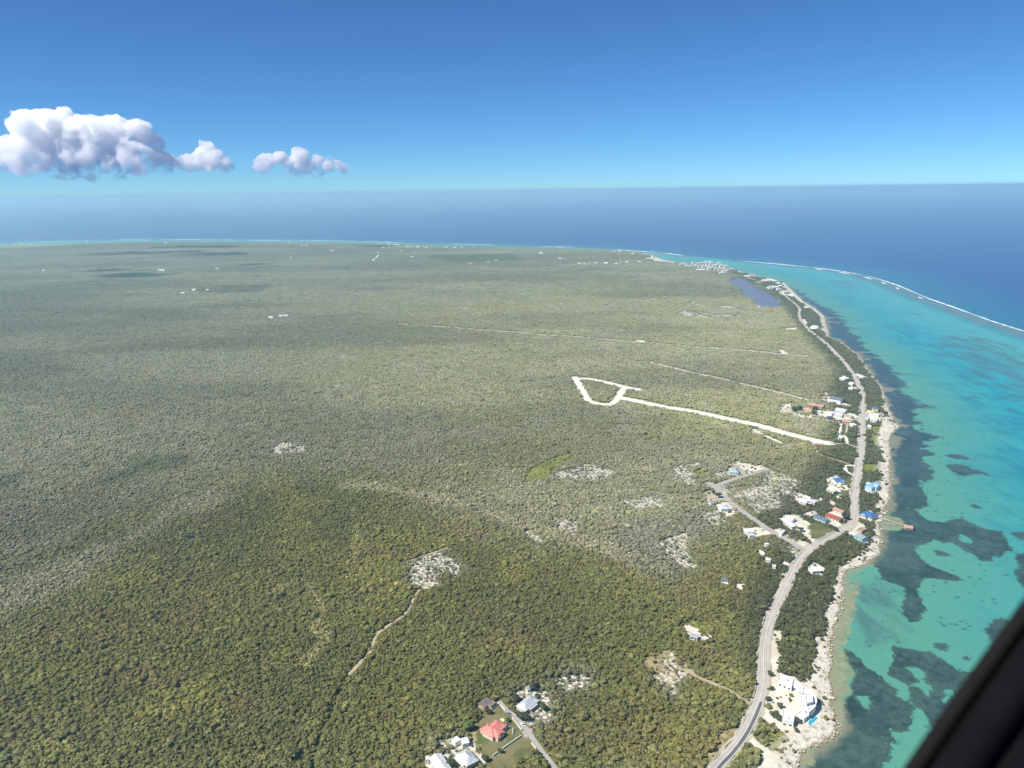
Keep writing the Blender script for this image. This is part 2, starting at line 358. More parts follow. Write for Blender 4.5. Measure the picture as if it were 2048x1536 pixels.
MAIN = [(1395, 1640), (1412, 1570), (1434, 1536), (1465, 1502), (1491, 1465), (1511, 1423), (1522, 1388), (1527, 1342), (1527, 1305), (1532, 1270), (1541, 1239), (1552, 1213), (1563, 1192),
    (1576, 1164), (1588, 1140), (1604, 1115), (1628, 1094), (1664, 1074), (1691, 1058), (1705, 1044), (1709, 1025), (1708, 1003), (1711, 973), (1716, 940), (1722, 902), (1724, 866), (1723, 834),
    (1726, 806), (1724, 784), (1710, 758), (1697, 737), (1680, 717), (1664, 700), (1646, 683), (1621, 664), (1606, 648), (1598, 632), (1599, 620), (1590, 609), (1575, 597), (1555, 583), (1530, 574),
    (1517, 566), (1501, 557), (1484, 552), (1461, 547), (1418, 541), (1359, 529), (1303, 518)]
ROADS = [  # name, px line, width m, kind
    ('coast_road', MAIN, 6.8, 'asphalt'),
    ('side_road', [(1606, 1103), (1590, 1091), (1560, 1074), (1532, 1058), (1508, 1041), (1475, 1018), (1453, 1000), (1431, 977), (1414, 967)], 5.2, 'old'),
    ('side_road', [(1431, 975), (1453, 965), (1491, 953), (1534, 940)], 5.2, 'old'),
    ('side_road', [(1491, 953), (1480, 940), (1467, 930)], 4.0, 'old'),
    ('marl_road', [(1149, 755), (1166, 784), (1178, 803), (1195, 808.5), (1217, 811), (1228, 806), (1236, 797), (1244, 784), (1251, 775)], 12, 'marl'),
    ('marl_road', [(1153, 760), (1171, 758.4), (1195, 762), (1220, 768), (1244, 774), (1268, 779), (1281, 781.6)], 13, 'marl'),
    ('marl_road', [(1234, 797), (1256, 800), (1317, 813), (1391, 825.5), (1448, 838), (1498, 848), (1536, 858), (1573, 869), (1610, 878), (1638, 886), (1666, 889)], 17, 'marl'),
    ('lane', [(1660, 888), (1697, 891), (1718, 898)], 4.5, 'old'),
    ('marl_track', [(796, 648), (996, 662.6), (1090, 670.5), (1159, 675), (1268, 684)], 8, 'cream'),
    ('marl_track', [(1415, 696), (1500, 702.5), (1550, 708), (1617, 713)], 8, 'cream'),
    ('marl_track', [(1290, 685), (1350, 691), (1415, 696)], 5, 'cream'),
    ('marl_track', [(1293, 724), (1325, 731.5), (1378, 745), (1427, 755), (1480, 768), (1536, 781), (1580, 792), (1614, 801)], 7.0, 'cream'),
    ('dirt_track', [(861, 1169), (842, 1179), (834, 1189), (820, 1216), (810, 1231), (786, 1248), (759, 1267), (748, 1284), (743, 1304), (727, 1321), (710, 1340), (697, 1353)], 2.5, 'dirt'),
    ('gap', [(697, 1353), (683, 1375), (665, 1430), (640, 1480), (622, 1560)], 2.2, 'gap'), ('gap', [(518, 1285), (522, 1320), (524, 1370), (528, 1410)], 1.8, 'gap'),
    ('dirt_track', [(1375, 1342), (1395, 1358), (1440, 1376), (1470, 1392), (1500, 1412)], 2.8, 'dirt'),
    ('lane', [(998, 1406), (1015, 1426), (1032, 1438), (1053, 1463), (1069, 1486), (1086, 1510), (1107, 1537), (1130, 1575)], 3.8, 'old'),
    ('dirt_track', z7((1220, 325), (1330, 298), (1420, 262), (1500, 238), (1580, 205), (1640, 195)), 2.0, 'dirt'),
    ('dirt_track', zm(1480, 680, 5.39, [(810, 1150), (830, 1200), (850, 1245), (960, 1280), (1120, 1330), (1230, 1370)]), 3.4, 'dirt'),
    ('dirt_track', zm(1480, 680, 5.39, [(260, 1040), (360, 1085), (470, 1135)]), 4, 'marl'),
    ('dirt_track', zm(1480, 680, 5.39, [(1130, 1045), (1140, 1090), (1160, 1130)]), 5, 'marl'),
    ('dirt_track', zG((1040, 800), (1025, 900), (1015, 960)), 3.5, 'marl'),
    ('dirt_track', zG((1130, 810), (1115, 900), (1095, 975)), 3.0, 'dirt'),
    ('loop_drive', z3((1500, 200), (1440, 190), (1425, 210), (1450, 250), (1490, 265)), 4, 'marl'),
    ('dirt_track', zm(0, 460, 2.048, [(1505, 125), (1530, 122), (1555, 100)]), 12, 'marl')]
ROADW = [(n, spline(Wp(p), 5.0), w, kd) for n, p, w, kd in ROADS]
FOOT = []          # building footprints kept free of trees: (x, y, radius)

def classes(P, maxd=40.0):
    c = {k: np.full(len(P), -maxd) for k in POLY}
    for k2, ps in WPOLY.items():
        for p in ps: c[k2] = np.maximum(c[k2], psdf(P, p, maxd))
    return c
def zone(P):
    """foliage colour of the bush, patch by patch (linear)"""
    gsd = np.full(len(P), -200.0)
    for g in GREEN: gsd = np.maximum(gsd, psdf(P, g, 200.0))
    gr = smooth(-150, 120, gsd + (fbm(P, 160, 3) - 0.5) * 200)
    n = fbm(P, 210, 9); n2 = fbm(P, 45, 21)
    grey = np.array([0.330, 0.318, 0.178]); olive = np.array([0.305, 0.298, 0.136]); green = np.array([0.182, 0.176, 0.050]); deep = np.array([0.145, 0.148, 0.046])
    yel = np.array([0.245, 0.230, 0.060]); brown = np.array([0.200, 0.150, 0.062])
    L = lambda a, b, t: a * (1 - t)[:, None] + b * t[:, None]
    base = L(np.repeat(grey[None], len(P), 0), np.repeat(olive[None], len(P), 0), smooth(0.35, 0.65, n))
    base = L(base, np.repeat(np.array([[0.37, 0.345, 0.225]]), len(P), 0), 0.8 * smooth(0.55, 0.75, n2))
    west = smooth(250, -900, P[:, 0]); far_ = smooth(1700, 3800, P[:, 1])      # bush colour darker and greyer inland and to the west
    base = L(base, np.repeat(np.array([[0.250, 0.245, 0.152]]), len(P), 0), np.maximum(0.85 * west, 0.8 * far_))
    base = base * (0.80 + 0.38 * smooth(0.32, 0.68, fbm(P * np.array([[0.45, 1.0]]), 260, 77, 5)))[:, None]
    g2 = L(np.repeat(green[None], len(P), 0), np.repeat(deep[None], len(P), 0), smooth(0.45, 0.62, n))
    g2 = L(g2, np.repeat(yel[None], len(P), 0), 0.75 * smooth(0.56, 0.70, fbm(P, 60, 33)))
    g2 = L(g2, np.repeat(brown[None], len(P), 0), 0.45 * smooth(0.6, 0.72, fbm(P, 38, 51)))
    base = L(base, g2, gr)
    rd = smooth(45, 10, -psdf(P, COAST, 120.0)) if True else 0
    base = L(base, np.repeat(np.array([[0.066, 0.078, 0.033]]), len(P), 0), 0.8 * rd)
    c = np.full(len(P), -40.0)
    for p in WPOLY['dark']: c = np.maximum(c, psdf(P, p, 40.0))
    base = L(base, np.repeat(np.array([[0.085, 0.103, 0.042]]), len(P), 0), 0.6 * smooth(-14, 22, c + (n2 - .5) * 50))
    c = np.full(len(P), -60.0)
    for p in WPOLY['lime']: c = np.maximum(c, psdf(P, p, 60.0))
    base = L(base, np.repeat(np.array([[0.22, 0.235, 0.06]]), len(P), 0), 0.75 * smooth(-4, 6, c))
    c = np.full(len(P), -60.0)
    for p in WPOLY['rock'] + WPOLY['pale']: c = np.maximum(c, psdf(P, p, 60.0))
    base = L(base, np.repeat(np.array([[0.27, 0.26, 0.20]]), len(P), 0), 0.5 * smooth(-18, 8, c))
    for ln, wd_, tc_, k_ in TRAIL:
        d = ldist(P, ln, 80.0) + (n2 - 0.5) * wd_ * 2.2
        base = L(base, np.repeat(np.array([tc_]), len(P), 0), k_ * smooth(wd_, wd_ * 0.3, d))
    return base
TRAIL = [(Wp(z7((480, 500), (520, 580), (580, 690), (560, 850), (640, 980), (540, 1040), (460, 1150))), 7.0, (0.36, 0.32, 0.14), 0.75), (Wp(z7((440, 470), (350, 490), (170, 590))), 6.0, (0.34, 0.31, 0.13), 0.7),
         (Wp(z7((880, 30), (860, 60), (900, 170), (830, 330))), 6.0, (0.32, 0.30, 0.10), 0.7), (Wp([(-60, 1250), (0, 1215), (120, 1160), (250, 1090), (330, 1040), (420, 1000)]), 34.0, (0.42, 0.385, 0.255), 0.4),
         (Wp([(700, 972), (880, 1000), (1060, 1058), (1150, 1085), (1260, 1115)]), 18.0, (0.42, 0.385, 0.235), 0.6), (Wp([(1000, 940), (1040, 1000), (1080, 1040)]), 14.0, (0.34, 0.32, 0.20), 0.5), (Wp([(20, 1100), (90, 1100), (150, 1060)]), 16.0, (0.32, 0.30, 0.22), 0.4)]
GREEN = [Wp([(-300, 1330), (0, 1215), (200, 1100), (330, 1040), (560, 960), (720, 975), (880, 1005), (1060, 1060), (1230, 1125), (1330, 1165), (1420, 1120), (1480, 1060), (1560, 1100), (1640, 1100), (1560, 1700), (-400, 1700)])]
COAST = Wp([(1575, 1160), (1604, 1115), (1628, 1094), (1560, 1050), (1600, 1010), (1680, 930), (1700, 860), (1690, 800), (1700, 740), (1640, 680), (1590, 620), (1555, 583), (1500, 556), (1463, 538), (1552, 560), (1606, 602), (1649, 632), (1687, 686),
    (1745, 750), (1780, 830), (1780, 930), (1776, 1011), (1760, 1090), (1690, 1140), (1685, 1217), (1640, 1300), (1590, 1350), (1550, 1330), (1545, 1240)])

# ------------------------------------------------------------------ ground sheets
def fan(r0, r1, dr, amax, da):
    nr = int(math.log(r1 / r0) / dr) + 1; na = int(2 * amax / da) + 1
    r = r0 * np.exp(np.linspace(0, math.log(r1 / r0), nr)); a = np.linspace(-amax, amax, na)
    rr, aa = np.meshgrid(r, a, indexing='ij')
    P = np.stack([(rr * np.sin(aa)).ravel(), (rr * np.cos(aa)).ravel()], 1)
    i = np.arange(nr * na).reshape(nr, na)
    Fq = np.stack([i[:-1, :-1], i[:-1, 1:], i[1:, 1:], i[1:, :-1]], -1).reshape(-1, 4)[:, ::-1]
    return P, Fq
def sheet(name, P, z, Fq, keep, mat, attrs, cols=None):
    f = Fq[keep[Fq].any(1)]
    used = np.unique(f); mp = -np.ones(len(P), int); mp[used] = np.arange(len(used)); f = mp[f]
    me = bpy.data.meshes.new(name)
    me.vertices.add(len(used)); me.vertices.foreach_set('co', np.column_stack([P[used], z[used]]).astype(np.float32).ravel())
    me.loops.add(f.size); me.loops.foreach_set('vertex_index', f.astype(np.int32).ravel())
    me.polygons.add(len(f)); me.polygons.foreach_set('loop_start', np.arange(0, f.size, 4, dtype=np.int32))
    me.update(calc_edges=True); me.shade_smooth()
    for k2, v in attrs.items():
        a = me.attributes.new(k2, 'FLOAT', 'POINT'); a.data.foreach_set('value', v[used].astype(np.float32))
    for k2, v in (cols or {}).items():
        a = me.attributes.new(k2, 'FLOAT_VECTOR', 'POINT'); a.data.foreach_set('vector', v[used].astype(np.float32).ravel())
    me.materials.append(mat)
    o = bpy.data.objects.new(name, me); col.objects.link(o); return o

def land_material():
    ma, t, b = newmat('island_ground'); ma.cycles.displacement_method = 'BUMP' if hasattr(ma, 'cycles') and hasattr(ma.cycles, 'displacement_method') else 'BUMP'
    tc = N(t, 'ShaderNodeTexCoord').outputs['Object']
    A = lambda n: attr(t, n).outputs['Fac']
    nA = noise(t, 0.22, 4, 0.6, tc); nB = noise(t, 0.9, 3, 0.6, tc); nC = noise(t, 0.05, 4, 0.6, tc); nD = noise(t, 0.012, 5, 0.6, tc)
    jit = math_(t, 'ADD', math_(t, 'MULTIPLY', math_(t, 'SUBTRACT', nA, 0.5), 12.0), math_(t, 'MULTIPLY', math_(t, 'SUBTRACT', nB, 0.5), 4.0))
    M = lambda n, w=0.6, off=0.0: sstep(t, math_(t, 'ADD', A(n), math_(t, 'ADD', jit, off)), -w, w)
    g = attr(t, 'gcol').outputs['Vector']
    vv = N(t, 'ShaderNodeVectorMath', operation='SCALE'); t.links.new(g, vv.inputs[0])
    t.links.new(math_(t, 'ADD', math_(t, 'MULTIPLY', sstep(t, math_(t, 'ADD', math_(t, 'MULTIPLY', nB, 0.5), math_(t, 'MULTIPLY', nA, 0.5)), 0.35, 0.65), 0.7), 0.45), vv.inputs['Scale'])
    c = vv.outputs[0]
    white = mixc(t, sstep(t, nB, 0.35, 0.65), (0.50, 0.46, 0.37), (0.72, 0.69, 0.60))
    sand = mixc(t, sstep(t, nC, 0.35, 0.65), (0.58, 0.52, 0.40), (0.70, 0.66, 0.56))
    sand = mixc(t, math_(t, 'MULTIPLY', sstep(t, nB, 0.55, 0.72), 0.45), sand, (0.30, 0.27, 0.19))
    lime = mixc(t, sstep(t, nA, 0.35, 0.65), (0.14, 0.16, 0.035), (0.25, 0.26, 0.07))
    lawn = mixc(t, sstep(t, nC, 0.40, 0.62), (0.115, 0.125, 0.045), (0.215, 0.190, 0.095))
    lawn = mixc(t, math_(t, 'MULTIPLY', sstep(t, nB, 0.4, 0.7), 0.4), lawn, (0.09, 0.10, 0.035))
    tan = mixc(t, sstep(t, nA, 0.35, 0.65), (0.20, 0.17, 0.075), (0.40, 0.33, 0.19))
    c = mixc(t, M('lime'), c, lime); c = mixc(t, M('lawn', 0.6, 1.0), c, lawn); c = mixc(t, M('tan'), c, tan)
    vor = N(t, 'ShaderNodeTexVoronoi'); vor.inputs['Scale'].default_value = 0.30; t.links.new(tc, vor.inputs['Vector'])
    spk = sstep(t, math_(t, 'ADD', vor.outputs['Distance'], math_(t, 'MULTIPLY', math_(t, 'SUBTRACT', nB, 0.5), 0.6)), 0.52, 0.40)
    c = mixc(t, math_(t, 'MULTIPLY', M('rock', 3.0, 3.0), math_(t, 'ADD', math_(t, 'MULTIPLY', spk, 0.85), 0.12)), c, white)
    c = mixc(t, M('sand', 0.8, 0.5), c, sand)
    # limestone shore: rubble, wet at the edge
    sh = A('shore')
    c = mixc(t, math_(t, 'MULTIPLY', sstep(t, math_(t, 'ADD', sh, jit), 22.0, 10.0), A('strand')), c, white)
    c = mixc(t, math_(t, 'MULTIPLY', math_(t, 'MULTIPLY', sstep(t, sh, 20.0, 8.0), sstep(t, nA, 0.50, 0.62)), 0.65), c, (0.25, 0.21, 0.15))
    c = mixc(t, sstep(t, math_(t, 'ADD', sh, math_(t, 'MULTIPLY', jit, 0.4)), 3.5, 0.5), c, (0.24, 0.20, 0.11))
    t.links.new(c, b.inputs['Base Color']); b.inputs['Roughness'].default_value = 0.95; b.inputs['Specular IOR Level'].default_value = 0.1
    bp = N(t, 'ShaderNodeBump'); bp.inputs['Strength'].default_value = 0.8; bp.inputs['Distance'].default_value = 0.8
    t.links.new(math_(t, 'ADD', nA, math_(t, 'MULTIPLY', nB, 0.5)), bp.inputs['Height']); t.links.new(bp.outputs[0], b.inputs['Normal'])
    return ma
P, Fq = fan(230, 7200, 0.0046, R(48), 0.0046)
shore = psdf(P, ISLAND, 150.0)
shore_j = shore + (fbm(P, 14, 5) - 0.5) * 9 + (fbm(P, 5, 8, 2) - 0.5) * 3
LAND_Z = 1.2
zl = np.clip(shore_j * 0.12, -2.5, LAND_Z) + np.where(shore > 10, (fbm(P, 30, 2) - 0.5) * 0.3, 0)
pond = psdf(P, POND, 60.0) + (fbm(P, 40, 15) - 0.5) * 16
zl = zl - smooth(-6, 4, pond) * 1.6
cl = classes(P)
att = {'shore': np.clip(shore_j, -20, 60), 'strand': np.clip(0.62 + smooth(1500, 2600, P[:, 1]) * 0.35, 0, 1)}
for k2 in ('sand', 'rock', 'lawn', 'tan', 'lime'): att[k2] = cl[k2]
LANDMAT = land_material()
ground = sheet('ground', P, zl, Fq, shore_j > -24, LANDMAT, att, {'gcol': zone(P) * 0.95})
tag(ground, kind='structure')

# ------------------------------------------------------------------ sea
REEF = Wp([(1484, 522), (1545, 527), (1596, 532), (1636, 536), (1677, 542), (1727, 550.5), (1783, 567), (1823, 583), (1853, 596), (1893, 610), (1940, 627), (1987, 644), (2048, 663), (2200, 715), (2500, 830), (2900, 1000)])
REEF2 = Wp([(-300, 489), (0, 485), (100, 483), (200, 480.8), (300, 479), (400, 479.3), (500, 480.2), (600, 481), (700, 482.5), (800, 485), (900, 488), (1000, 490), (1100, 493.5), (1200, 496), (1268, 502), (1320, 505), (1372, 512)])
LAG = np.vstack([REEF, Wp([(2900, 1700), (1570, 1700)]), Wp(SHORE[1:56]), REEF2[::-1][0:1]])
w1 = lambda *p: zm(1748, 860, 6.827, p); w2 = lambda *p: zm(1680, 1060, 5.565, p); w3 = lambda *p: zm(1600, 1260, 5.12, p)
GRASS = [[(1540, 556), (1600, 582), (1635, 608), (1682, 631), (1701, 660), (1741, 702), (1783, 737), (1802, 763), (1825, 793), (1844, 817), (1838, 845), (1836, 860), (1888, 877), (1856, 886), (1868, 895), (1845, 896), (1868, 908), (1850, 914),
          (1839, 924), (1866, 945), (1856, 948), (1858, 957), (1846, 970), (1849, 986), (1861, 1000), (1861, 1012), (1849, 1015), (1836, 1018), (1834, 1025), (1856, 1040), (1877, 1043), (1902, 1041.6), (1906, 1036.5), (1924, 1038.7), (1946, 1049),
          (1965, 1058), (2001, 1061), (2009, 1071), (2021, 1089), (2029, 1103), (2012, 1107), (2007, 1114), (1984, 1112), (1984, 1123), (1960, 1121), (1944, 1114), (1953, 1112), (1935, 1103), (1914, 1089), (1906, 1080), (1890, 1086), (1869, 1080),
          (1855, 1086), (1831, 1092), (1834, 1107), (1842, 1119), (1860, 1132), (1883, 1139), (1910, 1150), (1930, 1163), (1896, 1161), (1870, 1157), (1847, 1161), (1836, 1182), (1842, 1200), (1856, 1225), (1842, 1229), (1842, 1243), (1817, 1245),
          (1804, 1232), (1802, 1204), (1811, 1186), (1806, 1171), (1766, 1162), (1757, 1139), (1735, 1125), (1690, 1120), (1740, 1060), (1760, 1000), (1760, 900), (1740, 780), (1650, 690), (1600, 620)],
         w2((1000, 210), (1170, 240), (1260, 280), (1170, 305), (1080, 280)),
         [(2027, 1114), (2041, 1137), (2023, 1144), (2036, 1150), (2037, 1166), (2060, 1180), (2200, 1160), (2200, 1090), (2060, 1100)],
         w1((1010, 350), (1090, 345), (1180, 380), (1080, 385)), w1((1290, 1015), (1400, 1020), (1480, 1080), (1350, 1065)), w1((1060, 500), (1200, 480), (1400, 560), (1580, 620), (1300, 600), (1300, 640), (1180, 640), (1040, 580)),
         w1((1860, 1410), (2048, 1390), (2100, 1500), (1990, 1500)), w2((1620, 1110), (1720, 1000), (1840, 980), (2048, 1200), (1700, 1300), (1660, 1180)),
         w3((450, 180), (560, 260), (690, 400), (870, 470), (920, 380), (960, 250), (920, 140), (1060, 190), (1180, 190), (1220, 220), (1350, 220), (1390, 260), (1560, 370), (1650, 430), (1750, 420), (2300, 500), (2300, 1900), (-50, 1900), (60, 1300), (200, 1150), (380, 1100),
            (430, 950), (450, 690), (530, 650), (490, 560), (560, 450), (450, 300)), w3((1330, 120), (1450, 130), (1580, 190), (1500, 215), (1380, 190)), w3((1680, 270), (1760, 250), (1740, 310), (1650, 320))]
HOLES = [w2((1310, 110), (1350, 40), (1490, 130), (1420, 165)), [(1768, 1030), (1800, 1038), (1808, 1050), (1800, 1060), (1780, 1061), (1764, 1058)],
         w3((880, 460), (1010, 510), (1090, 560), (1110, 540), (1220, 540), (1150, 450), (1090, 380), (1190, 375), (1290, 440), (1260, 520), (1355, 590), (1340, 690), (1220, 680), (1300, 650), (1200, 590), (1120, 570), (1140, 690), (1190, 760), (1290, 860),
            (1340, 960), (1400, 1050), (1200, 1600), (860, 1600), (860, 1370), (940, 1290), (930, 1200), (885, 1150), (1000, 1160), (950, 1080), (940, 1030), (1080, 1050), (1190, 940), (1130, 850), (1180, 740), (1060, 720), (975, 650), (1010, 620), (880, 530)),
         w3((1470, 640), (1550, 610), (1550, 660), (1490, 740), (1440, 720)), w3((570, 680), (680, 680), (735, 740), (690, 790), (610, 740))]
SHELF = [w3((300, 100), (440, 190), (560, 450), (500, 560), (530, 650), (455, 690), (430, 950), (380, 1000), (320, 760), (300, 400)), w3((0, 1250), (120, 1220), (150, 1290), (130, 1370), (0, 1390)),
         [(1692, 1190), (1720, 1150), (1700, 1260), (1680, 1300), (1665, 1280)], [(1768, 1030), (1800, 1038), (1808, 1050), (1800, 1060), (1780, 1061), (1764, 1058)]]
MIDGR = [Wp([(1700, 1180), (1750, 1150), (1800, 1180), (1805, 1240), (1830, 1260), (1780, 1290), (1720, 1290), (1700, 1240)]),
         Wp([(1900, 670), (1960, 672), (2048, 700), (2150, 760), (2100, 830), (2048, 790), (1950, 745), (1880, 700)]), Wp([(1650, 560), (1700, 562), (1735, 575), (1700, 580)])]
def sea_material():
    ma, t, b = newmat('sea_water')
    tc = N(t, 'ShaderNodeTexCoord').outputs['Object']
    A = lambda n: attr(t, n).outputs['Fac']
    mpn = N(t, 'ShaderNodeMapping'); mpn.inputs['Rotation'].default_value = (0, 0, R(38)); mpn.inputs['Scale'].default_value = (1, 0.28, 1); t.links.new(tc, mpn.inputs[0])
    nS = noise(t, 0.045, 8, 0.7, mpn.outputs[0]); nA = noise(t, 0.16, 5, 0.65, tc); nB = noise(t, 0.7, 3, 0.6, tc); nC = noise(t, 0.02, 5, 0.6, tc); nL = noise(t, 0.005, 7, 0.68, tc); nM = noise(t, 0.018, 8, 0.72, tc)
    jit = math_(t, 'ADD', math_(t, 'MULTIPLY', math_(t, 'SUBTRACT', nA, 0.5), 15.0), math_(t, 'ADD', math_(t, 'MULTIPLY', math_(t, 'SUBTRACT', nS, 0.5), 10.0), math_(t, 'MULTIPLY', math_(t, 'SUBTRACT', nB, 0.5), 5.0)))
    jit = math_(t, 'ADD', jit, math_(t, 'MULTIPLY', math_(t, 'MULTIPLY', math_(t, 'SUBTRACT', nM, 0.5), 170.0), A('far')))
    deepf = A('deep')                  # 0 by the near shore .. 1 out in the lagoon
    sandc = mixc(t, deepf, (0.085, 0.275, 0.200), (0.008, 0.285, 0.325))
    sandc = mixc(t, math_(t, 'MULTIPLY', sstep(t, nS, 0.44, 0.66), math_(t, 'MULTIPLY', deepf, 0.85)), sandc, (0.0, 0.150, 0.230))
    sandc = mixc(t, math_(t, 'MULTIPLY', sstep(t, nL, 0.48, 0.62), math_(t, 'MULTIPLY', deepf, 0.45)), sandc, (0.0, 0.135, 0.225))
    sandc = mixc(t, math_(t, 'MULTIPLY', sstep(t, nM, 0.49, 0.58), math_(t, 'MULTIPLY', deepf, 0.5)), sandc, (0.002, 0.135, 0.195))
    pal = A('pale'); sandc = mixc(t, math_(t, 'MULTIPLY', pal, 0.75), sandc, (0.075, 0.33, 0.315))
    # scattered coral heads and grass tufts on the sand
    vor = N(t, 'ShaderNodeTexVoronoi'); vor.inputs['Scale'].default_value = 0.11; t.links.new(tc, vor.inputs['Vector'])
    heads = math_(t, 'MULTIPLY', sstep(t, math_(t, 'ADD', vor.outputs['Distance'], math_(t, 'MULTIPLY', math_(t, 'SUBTRACT', nA, 0.5), 0.4)), 0.27, 0.17), sstep(t, nC, 0.45, 0.53))
    sandc = mixc(t, math_(t, 'MULTIPLY', heads, 0.7), sandc, (0.03, 0.11, 0.115))
    grass = mixc(t, sstep(t, math_(t, 'ADD', math_(t, 'MULTIPLY', nA, 0.4), math_(t, 'MULTIPLY', nM, 0.6)), 0.40, 0.62), (0.020, 0.050, 0.050), (0.062, 0.112, 0.098))
    grass = mixc(t, math_(t, 'MULTIPLY', A('far'), 0.85), grass, mixc(t, sstep(t, nM, 0.35, 0.65), (0.018, 0.044, 0.060), (0.046, 0.082, 0.098)))
    c = mixc(t, sstep(t, math_(t, 'ADD', A('grass'), jit), -0.7, 0.9), sandc, grass)
    c = mixc(t, math_(t, 'MULTIPLY', sstep(t, math_(t, 'ADD', A('midgr'), math_(t, 'MULTIPLY', jit, 2.5)), -8, 12), math_(t, 'MULTIPLY', sstep(t, nS, 0.36, 0.6), 0.75)), c, (0.055, 0.130, 0.135))
    olive = mixc(t, sstep(t, nA, 0.35, 0.65), (0.17, 0.19, 0.105), (0.30, 0.31, 0.17))
    c = mixc(t, math_(t, 'MULTIPLY', sstep(t, math_(t, 'ADD', A('shelf'), jit), -2.5, 2.5), 0.85), c, olive)
    sh = A('offshore')
    c = mixc(t, math_(t, 'MULTIPLY', sstep(t, math_(t, 'ADD', sh, jit), 9.0, 0.0), 0.7), c, (0.27, 0.25, 0.16))
    # reef flat, surf and the deep water outside
    rf = A('reef')
    rj = math_(t, 'ADD', rf, math_(t, 'MULTIPLY', jit, 1.2))
    flat = math_(t, 'MULTIPLY', sstep(t, rj, 75.0, 35.0), sstep(t, rj, -6.0, 6.0))
    c = mixc(t, math_(t, 'MULTIPLY', flat, 0.8), c, (0.125, 0.150, 0.140))
    deep = mixc(t, sstep(t, nL, 0.3, 0.7), (0.002, 0.034, 0.185), (0.003, 0.046, 0.215))
    mid = mixc(t, sstep(t, math_(t, 'MULTIPLY', rf, -1.0), 30.0, 420.0), (0.008, 0.110, 0.215), deep)
    c = mixc(t, sstep(t, rj, 2.0, -10.0), c, mid)
    t.links.new(c, b.inputs['Base Color']); b.inputs['IOR'].default_value = 1.33
    b.inputs['Roughness'].default_value = 0.28; b.inputs['Specular IOR Level'].default_value = 0.15
    bp = N(t, 'ShaderNodeBump'); bp.inputs['Strength'].default_value = 0.35; bp.inputs['Distance'].default_value = 0.35
    t.links.new(math_(t, 'ADD', nB, math_(t, 'MULTIPLY', noise(t, 0.09, 3, 0.6, mpn.outputs[0]), 1.2)), bp.inputs['Height']); t.links.new(bp.outputs[0], b.inputs['Normal'])
    return ma
P, Fq = fan(230, 62000, 0.0062, R(50), 0.0050)
shore = psdf(P, ISLAND, 400.0)
lag = psdf(P, LAG, 900.0)
rd_ = np.minimum(ldist(P, REEF, 900.0), ldist(P, REEF2, 900.0))
isl_in = psdf(P, np.vstack([REEF2, [(-200, 3500)], [(-9000, 4200)]]), 300.0)
near_far = (P[:, 1] > 2600) & (P[:, 0] < W(1372, 512)[0])
inside = (lag > 0) | (near_far & (shore > -330) & (ldist(P, REEF2, 900) < 900) & (P[:, 1] < np.interp(P[:, 0], REEF2[:, 0], REEF2[:, 1])))
inside |= shore > -60
reef = np.where(inside, rd_, -rd_)
# the reef is open west of its first head: let the water deepen slowly there
gs = np.full(len(P), -40.0)
for p in GRASS: gs = np.maximum(gs, psdf(P, Wp(p), 40.0))
for p in HOLES: gs = np.minimum(gs, -psdf(P, Wp(p), 40.0))
sf = np.full(len(P), -40.0)
for p in SHELF: sf = np.maximum(sf, psdf(P, Wp(p), 40.0))
mg = np.full(len(P), -40.0)
for p in MIDGR: mg = np.maximum(mg, psdf(P, p, 40.0))
att = {'grass': gs, 'shelf': sf, 'midgr': mg, 'offshore': np.clip(-shore + (fbm(P, 14, 5) - .5) * 9, -40, 200), 'reef': reef,
       'deep': smooth(30, 220, -shore) * smooth(430, 800, P[:, 1]) * 0.75 + 0.25 * smooth(30, 180, -shore), 'far': smooth(600, 1300, P[:, 1]), 'pale': smooth(330, 110, reef) * smooth(40, 90, reef) * (lag > 0)}
sea = sheet('sea', P, np.zeros(len(P)), Fq, (shore < 40) | (P[:, 1] > 8000), sea_material(), att)
tag(sea, kind='structure')

# pond behind the shore
def pond_mat():
    ma, t, b = newmat('pond_water'); tc = N(t, 'ShaderNodeTexCoord').outputs['Object']
    mp = N(t, 'ShaderNodeMapping'); mp.inputs['Scale'].default_value = (0.3, 1, 1); t.links.new(tc, mp.inputs[0])
    t.links.new(mixc(t, sstep(t, noise(t, 0.03, 5, 0.6, mp.outputs[0]), 0.3, 0.7), (0.125, 0.125, 0.180), (0.155, 0.150, 0.205)), b.inputs['Base Color'])
    b.inputs['Roughness'].default_value = 0.3; b.inputs['Specular IOR Level'].default_value = 0.2
    return ma
pm = POND.mean(0); pp = pm + (POND - pm) * 1.12
o = mesh_obj('pond', [(x, y, LAND_Z - 0.35) for x, y in pp], [tuple(range(len(pp)))[::-1]], pond_mat()); tag(o, kind='structure')
bm = bmesh.new(); bm.from_mesh(o.data); bmesh.ops.triangulate(bm, faces=bm.faces); bmesh.ops.recalc_face_normals(bm, faces=bm.faces)
for f in bm.faces:
    if f.normal.z < 0: f.normal_flip()
bm.to_mesh(o.data); bm.free()

# small dark sinkhole pool in the bush
q = W(384, 1076)[:2]; FOOT_PRE = (q[0], q[1], 4.2)
sk, t, b = newmat('sinkhole_water'); b.inputs['Base Color'].default_value = (0.008, 0.014, 0.016, 1); b.inputs['Roughness'].default_value = 0.1
o = mesh_obj('sinkhole_pool', [(q[0] + (4.6 + 0.8 * math.sin(3 * a)) * math.cos(a), q[1] + (4.2 + 0.7 * math.cos(2 * a)) * math.sin(a), LAND_Z + 0.2) for a in np.linspace(0, 6.283, 18, endpoint=False)], [tuple(range(18))], sk); tag(o, 'dark round sinkhole pool in the bush', 'pool')

